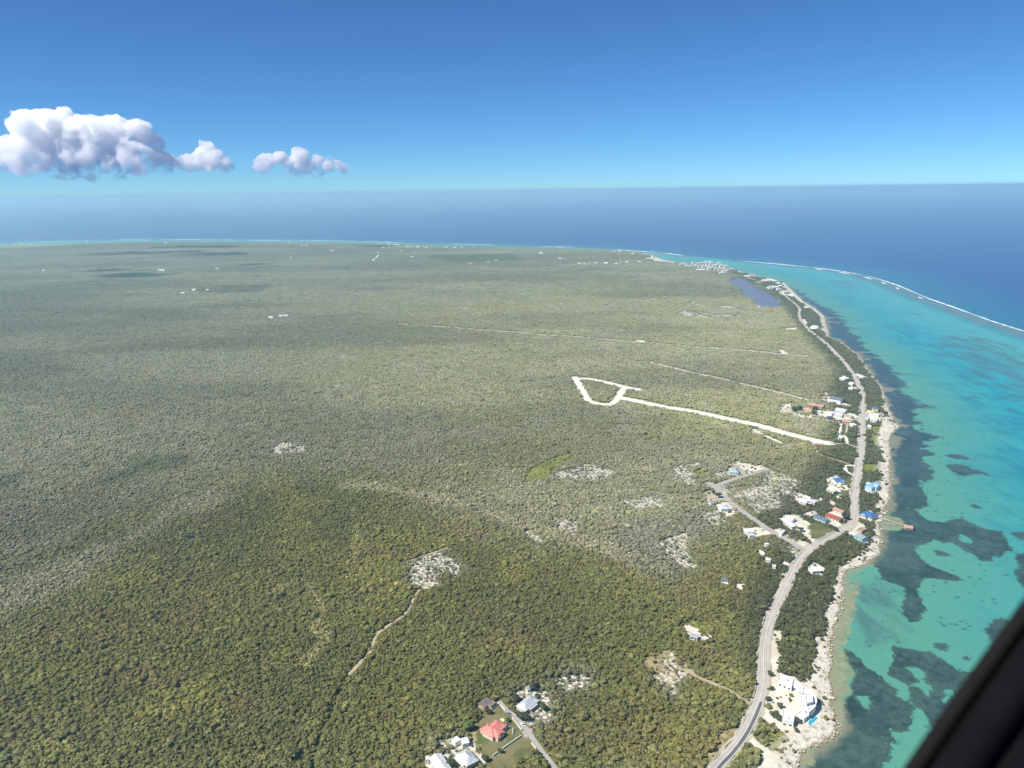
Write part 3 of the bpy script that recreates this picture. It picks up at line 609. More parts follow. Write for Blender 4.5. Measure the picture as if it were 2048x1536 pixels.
# surf breaking on the reef: real, lumpy foam ridges, broken into separate rollers
FOAM = surf('sea_foam', (0.86, 0.88, 0.88), 0.9, 0.08, 0.3)
def roller(pts, w, h, name='breaking_wave'):
    v = []; f = []; n = len(pts); prof = [(-1, 0.0), (-0.6, 0.55), (0, 1), (0.5, 0.5), (1, 0.0)]
    for i, p in enumerate(pts):
        tdir = pts[min(i + 1, n - 1)] - pts[max(i - 1, 0)]; tdir = tdir / (np.linalg.norm(tdir) + 1e-9); nn = np.array([-tdir[1], tdir[0]])
        e = max(0.0, math.sin(math.pi * i / (n - 1))) ** 0.5 * random.uniform(0.45, 1.2)
        off = random.uniform(-0.3, 0.3) * w
        for a, hh in prof:
            q = p + nn * (a * w * e + off); v.append((q[0], q[1], 0.05 + hh * h * e * random.uniform(0.7, 1.2)))
    for i in range(n - 1):
        for k2 in range(4):
            a = i * 5 + k2; f.append((a, a + 5, a + 6, a + 1))
    o = mesh_obj(name, v, f, FOAM, None, True)
    return o
def surf_line(line, wlo, whi, step, lo, hi, skip, lab, shift=0.0):
    sp = spline(line, step); i = 0
    while i < len(sp) - 4:
        k2 = random.randint(lo, hi)
        if random.random() > skip:
            seg = sp[i:i + k2] + rng.normal(0, 2, 2)
            if shift: seg = seg + np.array([-shift * 0.7, -shift * 0.7])
            if len(seg) > 3: tag(roller(seg, random.uniform(wlo, whi), 1.4), lab, 'wave', 'surf along the reef', None)
        i += k2 - random.randint(0, 2)
surf_line(REEF[:13], 1.6, 4.2, 10, 20, 60, 0.04, 'white surf breaking along the barrier reef of the turquoise lagoon')
surf_line(REEF[3:9], 3, 5, 14, 4, 8, 0.6, 'white surf breaking along the barrier reef of the turquoise lagoon', 35)
surf_line(REEF2[9:], 5, 12, 25, 8, 22, 0.45, 'distant white surf off the far coast')
surf_line(REEF2[1:10], 6, 14, 40, 6, 16, 0.35, 'distant white surf off the far coast')

# ------------------------------------------------------------------ roads
RM = {'asphalt': roadm('worn_asphalt', (0.47, 0.43, 0.37), 0.28, 7), 'old': roadm('old_asphalt', (0.40, 0.375, 0.335), 0.25, 5), 'marl': roadm('crushed_marl', (0.72, 0.68, 0.585), 0.15, 10),
      'cream': roadm('cream_marl', (0.60, 0.55, 0.44), 0.4, 8), 'dirt': roadm('pale_dirt', (0.47, 0.39, 0.27), 0.35, 3), 'shoulder': roadm('sandy_shoulder', (0.50, 0.455, 0.37), 0.4, 3), 'paint': surf('road_paint', (0.72, 0.72, 0.70), 0.8, 0.3, 0.6), 'new': roadm('dark_asphalt', (0.13, 0.135, 0.14), 0.3, 3)}
def ribbon(name, line, offs, z, mat, parent=None, rough=0.0):
    """offs: list of lateral offsets in metres"""
    v = []; f = []; uv = []; n = len(line); k2 = len(offs); s = 0.0
    for i, p in enumerate(line):
        td = line[min(i + 1, n - 1)] - line[max(i - 1, 0)]; td = td / (np.linalg.norm(td) + 1e-9); nn = np.array([td[1], -td[0]])
        if i: s += np.linalg.norm(p - line[i - 1])
        for j, a in enumerate(offs):
            r = random.uniform(-rough, rough) if j in (0, k2 - 1) else 0
            q = p + nn * (a + r); v.append((q[0], q[1], z)); uv.append((a, s))
    for i in range(n - 1):
        for j in range(k2 - 1):
            a = i * k2 + j; f.append((a, a + 1, a + k2 + 1, a + k2))
    o = mesh_obj(name, v, f, mat, parent)
    ul = o.data.uv_layers.new(name='UVMap')
    for l in o.data.loops: ul.data[l.index].uv = uv[l.vertex_index]
    return o
ZR = LAND_Z + 0.25
for i, (n, line, w, kd) in enumerate(ROADW):
    if kd == 'gap': continue
    rg = {'asphalt': 0.1, 'old': 0.25, 'marl': 1.8, 'dirt': 0.5, 'cream': 1.6}[kd]
    z = ZR + {'dirt': 0.0, 'cream': 0.01, 'marl': 0.02, 'old': 0.05, 'asphalt': 0.09}[kd] + 0.004 * i
    if kd == 'dirt':
        r = ribbon(n, line, [-w / 2, -w / 6, w / 6, w / 2], z, RM[kd], None, rg)
    else:
        r = ribbon(n, line, [-w / 2, 0, w / 2], z, RM[kd], None, rg)
    tag(r, kind='structure')
    if kd == 'asphalt':
        cut = line[:int(len(line) * 0.55)]
        for sgn in (-1, 1):
            tag(ribbon('road_shoulder', line, [sgn * w / 2 - 0.2, sgn * (w / 2 + 2.0)][::sgn], z - 0.06, RM['shoulder'], None, 1.1), kind='structure')
            ribbon('edge_line', cut, [sgn * (w / 2 - 0.35) - 0.07, sgn * (w / 2 - 0.35) + 0.07], z + 0.02, RM['paint'], r)
        ribbon('centre_line', cut, [-0.16, 0.16], z + 0.022, RM['paint'], r)
        near = [p for p in line if p[1] < W(1495, 1405)[1]]
        ribbon('resurfaced_lane', np.array(near), [0.5, 2.6], z + 0.015, RM['new'], r, 0.12)
    if kd == 'old' and n == 'side_road':
        tag(ribbon('road_shoulder', line, [-w / 2 - 1.2, w / 2 + 1.2], z - 0.04, RM['shoulder'], None, 0.8), kind='structure')

FOOT.append(FOOT_PRE)
# ------------------------------------------------------------------ buildings
C = dict(white=(0.78, 0.78, 0.76), cream=(0.70, 0.64, 0.50), grey=(0.40, 0.42, 0.44), lgrey=(0.56, 0.58, 0.60), red=(0.36, 0.09, 0.075), coral=(0.76, 0.255, 0.205), terra=(0.50, 0.30, 0.22), blue=(0.06, 0.17, 0.38), lblue=(0.36, 0.52, 0.66),
         slate=(0.16, 0.18, 0.22), teal=(0.06, 0.12, 0.14), weath=(0.24, 0.20, 0.185), tan=(0.46, 0.36, 0.25), yellow=(0.72, 0.58, 0.27), ggreen=(0.30, 0.37, 0.36), lav=(0.55, 0.56, 0.66), orange=(0.58, 0.36, 0.25), sky=(0.42, 0.62, 0.72), brown=(0.27, 0.15, 0.09))
def wallm(c): return surf('rendered_wall', C[c], 0.85, 0.16, 0.5, stain=tuple(x * 0.6 for x in C[c]))
GZ = LAND_Z + 0.05
def gable(mb, L, Wd, h, rise, o, th=0.14):
    x = L / 2 + o; y = Wd / 2 + o; e = h - rise * o / (Wd / 2)
    b = len(mb.v); ztop = h + rise
    for dz in (0, th):
        mb.v += [(-x, -y, e + dz), (x, -y, e + dz), (x, y, e + dz), (-x, y, e + dz), (-x, 0, ztop + dz), (x, 0, ztop + dz)]
    for q in ((6, 7, 11, 10), (9, 10, 11, 8), (0, 4, 5, 1), (3, 2, 5, 4), (0, 1, 7, 6), (2, 3, 9, 8), (1, 5, 11, 7), (5, 2, 8, 11), (0, 6, 10, 4), (4, 10, 9, 3)): mb.f.append(tuple(b + i for i in q))
def hip(mb, L, Wd, h, rise, o, th=0.14):
    x = L / 2 + o; y = Wd / 2 + o; rx = max(0.3, x - y); e = h - rise * o / (Wd / 2)
    b = len(mb.v); zt = h + rise
    for dz in (0, th): mb.v += [(-x, -y, e + dz), (x, -y, e + dz), (x, y, e + dz), (-x, y, e + dz), (-rx, 0, zt + dz), (rx, 0, zt + dz)]
    for q in ((6, 7, 11, 10), (8, 9, 10, 11), (7, 8, 11), (9, 6, 10), (0, 4, 5, 1), (2, 5, 4, 3), (1, 5, 2), (3, 4, 0), (0, 1, 7, 6), (1, 2, 8, 7), (2, 3, 9, 8), (3, 0, 6, 9)): mb.f.append(tuple(b + i for i in q))
def house(name, label, p0, p1, Wd, h=3.0, roof='gable', rc='white', wc='cream', rise=None, o=0.55, cat='house', group=None, detail=2, porch=None, wing=None, root=None, rot=0):
    a = W(p0[0], p0[1], GZ + h); b = W(p1[0], p1[1], GZ + h)
    c = (a + b) / 2; d = b - a; L = float(np.linalg.norm(d[:2])); rz = math.atan2(d[1], d[0]) + rot
    e = empty(name, (c[0], c[1], GZ), rz); tag(e, label, cat, group)
    FOOT.append((c[0], c[1], math.hypot(L, Wd) / 2 * 0.85 + 1.0))
    L = max(L - 2 * o, 2.0) if roof != 'flat' else L
    Wi = max(Wd - 2 * o, 1.8) if roof != 'flat' else Wd
    rise = rise if rise is not None else Wi * 0.22
    wb = MB(); wb.box(-L / 2, L / 2, -Wi / 2, Wi / 2, -0.4, h)
    if roof == 'gable':
        for s in (-1, 1):
            q = len(wb.v); x = s * L / 2; wb.v += [(x, -Wi / 2, h), (x, Wi / 2, h), (x, 0, h + rise - 0.03)]; wb.f.append((q, q + 1, q + 2) if s > 0 else (q + 1, q, q + 2))
    wb.build('wall', wallm(wc), e)
    rb = MB()
    if roof == 'gable': gable(rb, L, Wi, h + 0.02, rise, o)
    elif roof == 'hip': hip(rb, L, Wi, h + 0.02, rise, o)
    else: rb.box(-L / 2 - 0.1, L / 2 + 0.1, -Wi / 2 - 0.1, Wi / 2 + 0.1, h + 0.01, h + 0.22)
    ro = rb.build('roof', roofm(C[rc]), e)
    if roof == 'flat' and detail:
        pb = MB(); t = 0.2; x = L / 2 + 0.1; y = Wi / 2 + 0.1
        pb.box(-x, x, -y, -y + t, h + 0.22, h + 0.6).box(-x, x, y - t, y, h + 0.22, h + 0.6).box(-x, -x + t, -y + t, y - t, h + 0.22, h + 0.6).box(x - t, x, -y + t, y - t, h + 0.22, h + 0.6)
        pb.build('parapet', wallm(wc), e)
    if detail and roof in ('gable', 'hip'):
        rx = L / 2 + o if roof == 'gable' else max(0.3, L / 2 - Wi / 2)
        MB().box(-rx, rx, -0.16, 0.16, h + rise + 0.12, h + rise + 0.24).build('ridge_cap', roofm(tuple(x * 0.85 for x in C[rc])), ro)
    if detail > 1:
        n = max(2, int(L / 3.2))
        for s in (-1, 1):
            for i in range(n):
                x = -L / 2 + (i + 0.5) * L / n; y = s * Wi / 2
                if s == -1 and i == n // 2:
                    dd = MB().box(x - 0.5, x + 0.5, y - 0.06, y + 0.03, -0.02, 2.1).build('door', surf('painted_door', C['brown'], 0.6, 0.2), e)
                    MB().box(x + 0.34, x + 0.42, y - 0.13, y - 0.06, 0.95, 1.05).build('handle', surf('door_metal', (0.5, 0.5, 0.5), 0.3, 0.1, metal=0.8), dd)
                    continue
                wn = MB().box(x - 0.6, x + 0.6, y - 0.03 if s < 0 else y - 0.02, y + 0.02 if s < 0 else y + 0.03, 0.95, 2.1).build('window', glassm(), e)
                MB().box(x - 0.7, x + 0.7, y + s * 0.02 - 0.05, y + s * 0.02 + 0.05, 0.83, 0.95).build('sill', wallm('white'), wn)
    if porch:
        side, dep, ln, pc = porch   # covered porch on a long side
        y0 = side * Wi / 2; y1 = side * (Wi / 2 + dep); lo, hi = sorted((y0 + side * 0.02, y1))
        pb = MB(); pb.box(-ln / 2, ln / 2, lo, hi, h - 0.55, h - 0.42); pb.build('porch_roof', roofm(C[pc]), e)
        for x in (-ln / 2 + 0.15, 0, ln / 2 - 0.15): MB().box(x - 0.08, x + 0.08, y1 - side * 0.2 - 0.08, y1 - side * 0.2 + 0.08, -0.3, h - 0.56).build('porch_post', wallm('white'), e)
        MB().box(-ln / 2, ln / 2, lo, hi, -0.3, 0.08).build('porch_floor', wallm('cream'), e)
    if wing:
        wx, wl, ww, wrise, wroof = wing     # cross wing: position along ridge, total length, width
        for nm, bld in (('wing_wall', 'w'), ('wing_roof', 'r')):
            wbx = MB()
            if bld == 'w':
                wbx.box(-wl / 2, wl / 2, -ww / 2, ww / 2, -0.35, h - 0.03)
                for s in (-1, 1):
                    q = len(wbx.v); x = s * wl / 2; wbx.v += [(x, -ww / 2, h - 0.03), (x, ww / 2, h - 0.03), (x, 0, h + wrise - 0.05)]; wbx.f.append((q, q + 1, q + 2) if s > 0 else (q + 1, q, q + 2))
            else: (gable if wroof == 'gable' else hip)(wbx, wl, ww, h - 0.01, wrise, o)
            oo = wbx.build(nm, wallm(wc) if bld == 'w' else roofm(C[rc]), e); oo.location = (wx, 0, 0); oo.rotation_euler = (0, 0, math.pi / 2)
    return e
def slab(name, label, pts, z0, z1, mat, cat, group=None):
    w = Wp(pts, GZ + z1); c = w.mean(0)
    e = mesh_obj(name, *(lambda m_: (m_.v, m_.f))(MB().poly([tuple(p - c) for p in w], z0, z1)), mat); e.location = (c[0], c[1], GZ)
    tag(e, label, cat, group); FOOT.append((c[0], c[1], float(np.abs(w - c).max()) * 0.9)); return e
A_ = lambda x, y: zA((x, y))[0]
B_ = lambda x, y: zB((x, y))[0]
D_ = lambda x, y: zD((x, y))[0]
E_ = lambda x, y: zE((x, y))[0]
G_ = lambda x, y: zG((x, y))[0]
S_ = lambda x, y: z6((x, y))[0]
# --- hamlet on the lane in the forest
house('forest_house', 'house with coral red cross-gabled roof on a lawn beside the lane', A_(345, 1020), A_(575, 815), 9.6, 3.1, 'hip', 'coral', 'cream', 2.0, wing=(-2.2, 14.5, 7.2, 1.7, 'hip'))
house('forest_house', 'pale grey metal-roofed house in a rubble yard where the lane ends', A_(870, 605), A_(1092, 428), 9.0, 3.2, 'hip', 'lgrey', 'cream', 2.0, porch=(-1, 2.0, 8, 'lgrey'))
house('forest_house', 'weathered brown-grey house at the forest edge above the coral-roofed house', A_(245, 560), A_(385, 465), 6.8, 2.8, 'gable', 'weath', 'tan', 1.3)
house('lean_to_shed', 'small weathered lean-to against the brown-grey forest house', A_(370, 560), A_(440, 500), 4.2, 2.4, 'flat', 'weath', 'tan', cat='shed', detail=1)
house('forest_house', 'grey hip-roofed house with white porch between white sheds and lawn', B_(845, 640), B_(1085, 885), 9.6, 3.3, 'hip', 'lgrey', 'cream', 2.1, porch=(-1, 2.4, 9, 'white'))
house('long_building', 'long white metal-roofed building beside the grey hip-roofed house', B_(307, 727), B_(560, 1095), 8.6, 3.2, 'gable', 'white', 'white', 1.5, cat='building')
house('garden_shed', 'white flat-roofed shed under the trees north of the grey hip-roofed house', B_(680, 440), B_(790, 375), 4.6, 2.6, 'flat', 'white', 'white', cat='shed', detail=1)
house('garden_shed', 'white open-fronted workshop shed next to the coral-roofed house lawn', B_(835, 440), B_(990, 400), 6.0, 3.0, 'gable', 'white', 'white', 0.7, cat='shed', detail=1)
house('garden_shed', 'tiny white shed at the corner of the long white building', B_(110, 790), B_(185, 780), 3.2, 2.3, 'flat', 'white', 'white', cat='shed', detail=1)
house('garden_shed', 'small dark grey shed behind the pale grey metal-roofed house', A_(955, 290), A_(1020, 265), 4.6, 2.4, 'gable', 'grey', 'lgrey', 0.7, cat='shed', detail=1)
slab('patio', 'pale concrete patio behind the coral red roof', zA((545, 770), (590, 750), (625, 785), (600, 815)), 0, 0.25, wallm('cream'), 'patio')
slab('patio', 'white concrete terrace on the lane side of the coral red roof', zA((640, 880), (670, 840), (705, 875), (620, 960), (590, 985), (580, 965)), 0, 0.3, wallm('white'), 'patio')
house('forest_cabin', 'lone grey-roofed cabin in a small clearing among scrub west of the coast road', zR((1085, 420))[0], zR((1185, 440))[0], 5.6, 2.8, 'gable', 'grey', 'cream', 0.9, cat='cabin')
house('forest_cabin', 'dark-roofed cabin with white terrace deep in the trees', S_(330, 1080), S_(455, 1095), 5.0, 3.0, 'hip', 'slate', 'white', 1.4, cat='cabin')
slab('terrace', 'white terrace in front of the dark-roofed forest cabin', z6((360, 1125), (465, 1130), (435, 1165), (390, 1150)), 0, 0.4, wallm('white'), 'terrace')

# low white walls round the lawns
def low_wall(label, a, b, h=1.0, c='cream', th=0.3, name='low_wall'):
    p = W(*a, GZ); q = W(*b, GZ); d = q - p; L = float(np.hypot(d[0], d[1]))
    e = empty(name, ((p[0] + q[0]) / 2, (p[1] + q[1]) / 2, GZ), math.atan2(d[1], d[0])); tag(e, label, 'wall')
    MB().box(-L / 2, L / 2, -th / 2, th / 2, -0.3, h).build('wall_body', wallm(c), e)
    MB().box(-L / 2 - 0.05, L / 2 + 0.05, -th / 2 - 0.06, th / 2 + 0.06, h + 0.003, h + 0.1).build('coping', wallm('white'), e)
    n = max(1, int(L / 4))
    for i in range(n + 1): MB().box(-L / 2 + i * L / n - 0.2, -L / 2 + i * L / n + 0.2, -0.22, 0.22, -0.3, h + 0.25).build('pier', wallm('white'), e)
low_wall('low cream wall along the lane beside the lawn of the coral-roofed house', A_(742, 765), A_(888, 950))
low_wall('low cream wall at the lane head below the weathered brown-grey house', A_(395, 645), A_(520, 545))
low_wall('short low cream wall by the concrete apron of the lane', A_(560, 560), A_(630, 640))
low_wall('low cream wall dividing the lawn of the coral-roofed house from the dry field', A_(868, 1048), A_(592, 1240))
low_wall('last low wall section dividing the lawns near the grey hip-roofed house', A_(505, 1305), A_(440, 1352))
low_wall('short low wall along the lane beside the dry field', A_(1045, 1160), A_(1110, 1242))
low_wall('short white wall standing alone on the lawn of the coral-roofed house', A_(750, 930), A_(752, 1008), 0.9)
low_wall('long yellowish wall between coast road and triangular dry lawn', (1636, 1084), (1672, 1064), 1.0, 'yellow')
low_wall('yellowish double wall on the bend of the coast road below the side road', (1586, 1127), (1601, 1106), 1.0, 'yellow')
low_wall('pale boundary wall of the marl yard at the village end', G_(100, 630), G_(205, 515), 1.4, 'white')

# --- white villa by the shore
def villa():
    base = Wp(zC((850, 700)), GZ)[0]
    e = empty('beach_villa', (base[0], base[1], GZ)); tag(e, 'sprawling white flat-roofed villa with curved wings beside its turquoise pool', 'villa')
    blocks = [('garage_block', ((400, 170), (690, 290), (650, 440), (365, 325)), 4.2), ('link_block', ((690, 300), (790, 360), (890, 470), (870, 560), (780, 480), (660, 400)), 3.6),
              ('main_block', ((880, 500), (1060, 540), (1150, 640), (1170, 750), (1130, 870), (1000, 985), (880, 900), (865, 770), (830, 680)), 5.6), ('south_block', ((1000, 990), (1110, 885), (1060, 990), (900, 1110), (740, 1035), (870, 905)), 3.3),
              ('guest_block', ((470, 895), (715, 1000), (690, 1170), (450, 1130)), 4.4), ('roof_room', ((930, 610), (1060, 600), (1090, 760), (960, 800)), 8.0)]
    for nm, pts, h in blocks:
        w = Wp(zC(*pts), GZ + h) - base
        FOOT.append((base[0] + w.mean(0)[0], base[1] + w.mean(0)[1], 9))
        pl = [tuple(p) for p in w]
        bl = MB().poly(pl, -0.4 if nm != 'roof_room' else 5.63, h).build(nm, wallm('white'), e)
        cen = w.mean(0); inn = [tuple(cen + (p - cen) * 0.93) for p in w]
        # parapet ring
        n = len(pl); pb = MB()
        for i in range(n):
            j = (i + 1) % n; b0 = len(pb.v)
            pb.v += [(*pl[i], h + 0.003), (*pl[j], h + 0.003), (*inn[j], h + 0.003), (*inn[i], h + 0.003), (*pl[i], h + 0.6), (*pl[j], h + 0.6), (*inn[j], h + 0.6), (*inn[i], h + 0.6)]
            pb.f += [tuple(b0 + q for q in f) for f in ((4, 5, 6, 7), (0, 1, 5, 4), (2, 3, 7, 6))]
        pb.build('parapet', wallm('white'), bl)
        for i in range(n):      # windows along every outer face
            p, q = np.array(pl[i]), np.array(pl[(i + 1) % n]); L = np.linalg.norm(q - p)
            if L < 3: continue
            k2 = int(L / 2.6); u = (q - p) / L; nn = np.array([u[1], -u[0]])
            if (cen - p) @ nn > 0: nn = -nn
            for s in range(k2):
                cc = p + u * (s + 0.5) * L / k2 + nn * 0.02
                for z0 in ((0.9,) if h < 5 else (0.9, 4.2)) if nm != 'roof_room' else (6.3,):
                    wv = [(*(cc + u * sx * 0.7 + nn * dn), z) for dn in (-0.05, 0.03) for sx, z in ((-1, z0), (1, z0), (1, z0 + 1.3), (-1, z0 + 1.3))]
                    mesh_obj('window', wv, [(0, 1, 2, 3), (4, 7, 6, 5), (0, 4, 5, 1), (1, 5, 6, 2), (2, 6, 7, 3), (3, 7, 4, 0)], glassm(), bl)
    for x, y in ((900, 560), (1000, 860), (560, 250), (580, 1030)):
        w = Wp(zC((x, y)), GZ + 7)[0] - base; hh = 5.65 if 850 < x and y < 900 else 4.45
        MB().box(w[0] - .6, w[0] + .6, w[1] - .5, w[1] + .5, hh, hh + 0.9).build('roof_unit', surf('roof_unit_metal', (0.55, 0.55, 0.56), 0.5), e)
    pts = Wp(zC((930, 1165), (1010, 1120), (1120, 930), (1230, 870), (1260, 1010), (1230, 1180), (1060, 1240), (960, 1220)), GZ)
    w = pts - base
    MB().poly([tuple(p) for p in w], -0.3, 0.22).build('pool_terrace', surf('terrace_paving', (0.66, 0.62, 0.52), 0.8), e)
    return base
vb = villa()
def pool():
    w = spline(list(Wp(zC((985, 1215), (1000, 1150), (1060, 1100), (1110, 1065), (1165, 1060), (1185, 1090), (1150, 1130), (1110, 1180), (1060, 1200), (1035, 1240), (985, 1215)), GZ + 0.3)), 0.6)[:-1]
    c = w.mean(0); e = empty('swimming_pool', (c[0], c[1], GZ)); tag(e, 'kidney-shaped turquoise swimming pool on the terrace of the white villa', 'pool')
    ma, t, b = newmat('pool_water'); tc = N(t, 'ShaderNodeTexCoord').outputs['Object']
    t.links.new(mixc(t, noise(t, 0.8, 3, 0.6, tc), (0.03, 0.28, 0.38), (0.06, 0.42, 0.52)), b.inputs['Base Color']); b.inputs['Roughness'].default_value = 0.08
    bp = N(t, 'ShaderNodeBump'); bp.inputs['Strength'].default_value = 0.2; bp.inputs['Distance'].default_value = 0.05; t.links.new(noise(t, 2.5, 2, 0.5, tc), bp.inputs['Height']); t.links.new(bp.outputs[0], b.inputs['Normal'])
    q = [tuple(p - c) for p in w]
    MB().poly(q, -0.2, 0.27).build('water', ma, e)
    v = []; f = []; n = len(q)
    for i, p in enumerate(q):
        p = np.array(p); r = np.linalg.norm(p) + 1e-6
        for s in (1.0, 1 + 0.5 / r):
            for z in (0.2, 0.36): v.append((*(p * s), z))
    for i in range(n):
        a = i * 4; b2 = ((i + 1) % n) * 4
        f += [(a + 1, b2 + 1, b2 + 3, a + 3), (a, a + 1, b2 + 1, b2), (a + 2, b2 + 2, b2 + 3, a + 3)]
    mesh_obj('coping', v, f, wallm('white'), e)
pool()
# --- coast road settlement
house('roadside_house', 'house with deep blue roof in a white yard beside the coast road', z3((1345, 290))[0], z3((1415, 290))[0], 12, 3.2, 'hip', 'blue', 'white', 2.2, wing=(2.5, 13, 6.5, 1.6, 'hip'))
house('shore_house', 'pale blue house with three stepped gables on the rocky shore', D_(1340, 90), D_(1465, 45), 9.5, 5.2, 'gable', 'lblue', 'sky', 2.2, wing=(0, 13, 6, 1.8, 'gable'))
house('shore_house', 'large house with mid-blue hipped roof above the wooden pier', D_(1262, 440), D_(1440, 500), 12.5, 3.4, 'hip', 'blue', 'cream', 2.4, wing=(-2.5, 15, 7, 1.8, 'hip'))
house('roadside_house', 'house with dark red gabled roof by the bend of the coast road', D_(785, 470), D_(975, 540), 9.5, 3.0, 'gable', 'red', 'cream', 1.8)
house('roadside_house', 'house with faded terracotta roof above the dark red roof', D_(880, 385), D_(1015, 440), 8, 3.0, 'gable', 'terra', 'cream', 1.5)
house('roadside_house', 'long slate grey-roofed house with pale blue walls beside the dark red roof', D_(615, 480), D_(790, 550), 8, 3.0, 'gable', 'slate', 'sky', 1.5)
house('shore_house', 'pale blue house with grey-green roof on the shore below the bend', D_(1205, 745), D_(1310, 800), 9.5, 3.6, 'gable', 'ggreen', 'sky', 1.8)
house('shore_house', 'pale grey annex between coast road and grey-green roof', D_(1095, 715), D_(1195, 755), 7, 3.0, 'gable', 'lgrey', 'sky', 1.3)
house('boat_shed', 'open brown shed among clutter behind the grey-green shore house', D_(1225, 690), D_(1295, 660), 5, 2.6, 'flat', 'terra', 'tan', cat='shed', detail=1)
for i, (a, b, w, lb, rc) in enumerate([((480, 225), (560, 255), 7, 'white multi-gabled house uphill of the terracotta roof, highest gable', 'white'), ((520, 270), (630, 300), 6.5, 'pale blue-white wing of the white multi-gabled group', 'lav'), ((415, 280), (510, 310), 6, 'small white outbuilding of the white multi-gabled group', 'white')]):
    house('roadside_house', lb, D_(*a), D_(*b), w, 3.0, 'gable', rc, 'white', 1.4)
house('yard_building', 'long white workshop roof in the bare white yard by the triangular dry lawn', D_(215, 545), D_(345, 640), 8, 3.2, 'gable', 'white', 'white', 1.0, cat='workshop')
house('yard_building', 'white canopy roof at the top of the bare white yard', D_(225, 505), D_(330, 535), 8, 3.4, 'flat', 'white', 'white', cat='workshop', detail=1)
house('roadside_house', 'cream bungalow roof in the pale yard under the deep blue roof', D_(800, 110), D_(900, 150), 8, 3.0, 'hip', 'white', 'cream', 1.4)
house('roadside_house', 'white house among dark trees on the seaward side of the coast road', S_(1730, 930), S_(1880, 920), 9.5, 3.4, 'gable', 'white', 'white', 1.5)
house('roadside_house', 'white flat-roofed house at the side road bend', S_(715, 330), S_(840, 320), 9, 3.2, 'flat', 'white', 'white')
house('roadside_house', 'small white block behind the white flat-roofed side road house', S_(755, 395), S_(840, 385), 6, 3.0, 'flat', 'lgrey', 'white', detail=1)
house('trailer', 'long white trailer home beside the side road', S_(1265, 375), S_(1325, 315), 3.2, 2.8, 'gable', 'white', 'white', 0.4, 0.15, 'trailer', detail=1)
for a, b, w, lb in [((1020, 530), (1080, 530), 4, 'small white shed in the trees, the topmost of a scattered row'), ((945, 635), (1025, 690), 2.4, 'narrow white trailer half hidden by trees'), ((1035, 770), (1110, 775), 5, 'white shack roof in the trees below the narrow trailer'), ((1140, 875), (1195, 880), 4, 'tiny white shack nearest the coast road turnout')]:
    house('white_shack', lb.replace('nearest', 'close to'), S_(*a), S_(*b), w, 2.5, 'gable', 'white', 'white', 0.5, 0.2, 'shed', detail=1)
house('hill_house', 'house with pale blue roof beside the white marl lot', E_(1150, 365), E_(1310, 375), 13, 3.2, 'hip', 'lblue', 'white', 2.0)
house('hill_house', 'grey flat-roofed house in a pale yard along the side road', E_(960, 1020), E_(1140, 1010), 12, 3.3, 'hip', 'lgrey', 'white', 1.6)
slab('building_foundation', 'tan concrete foundation slab at the upper end of the side road', zE((760, 815), (900, 800), (920, 850), (790, 880)), 0, 0.5, surf('raw_concrete', (0.52, 0.40, 0.29), 0.9, 0.3), 'slab')
house('hill_house', 'small teal-grey cabin in the rubble plot beside the foundation slab', E_(790, 935), E_(860, 925), 6, 2.6, 'gable', 'ggreen', 'white', 0.9, detail=1)
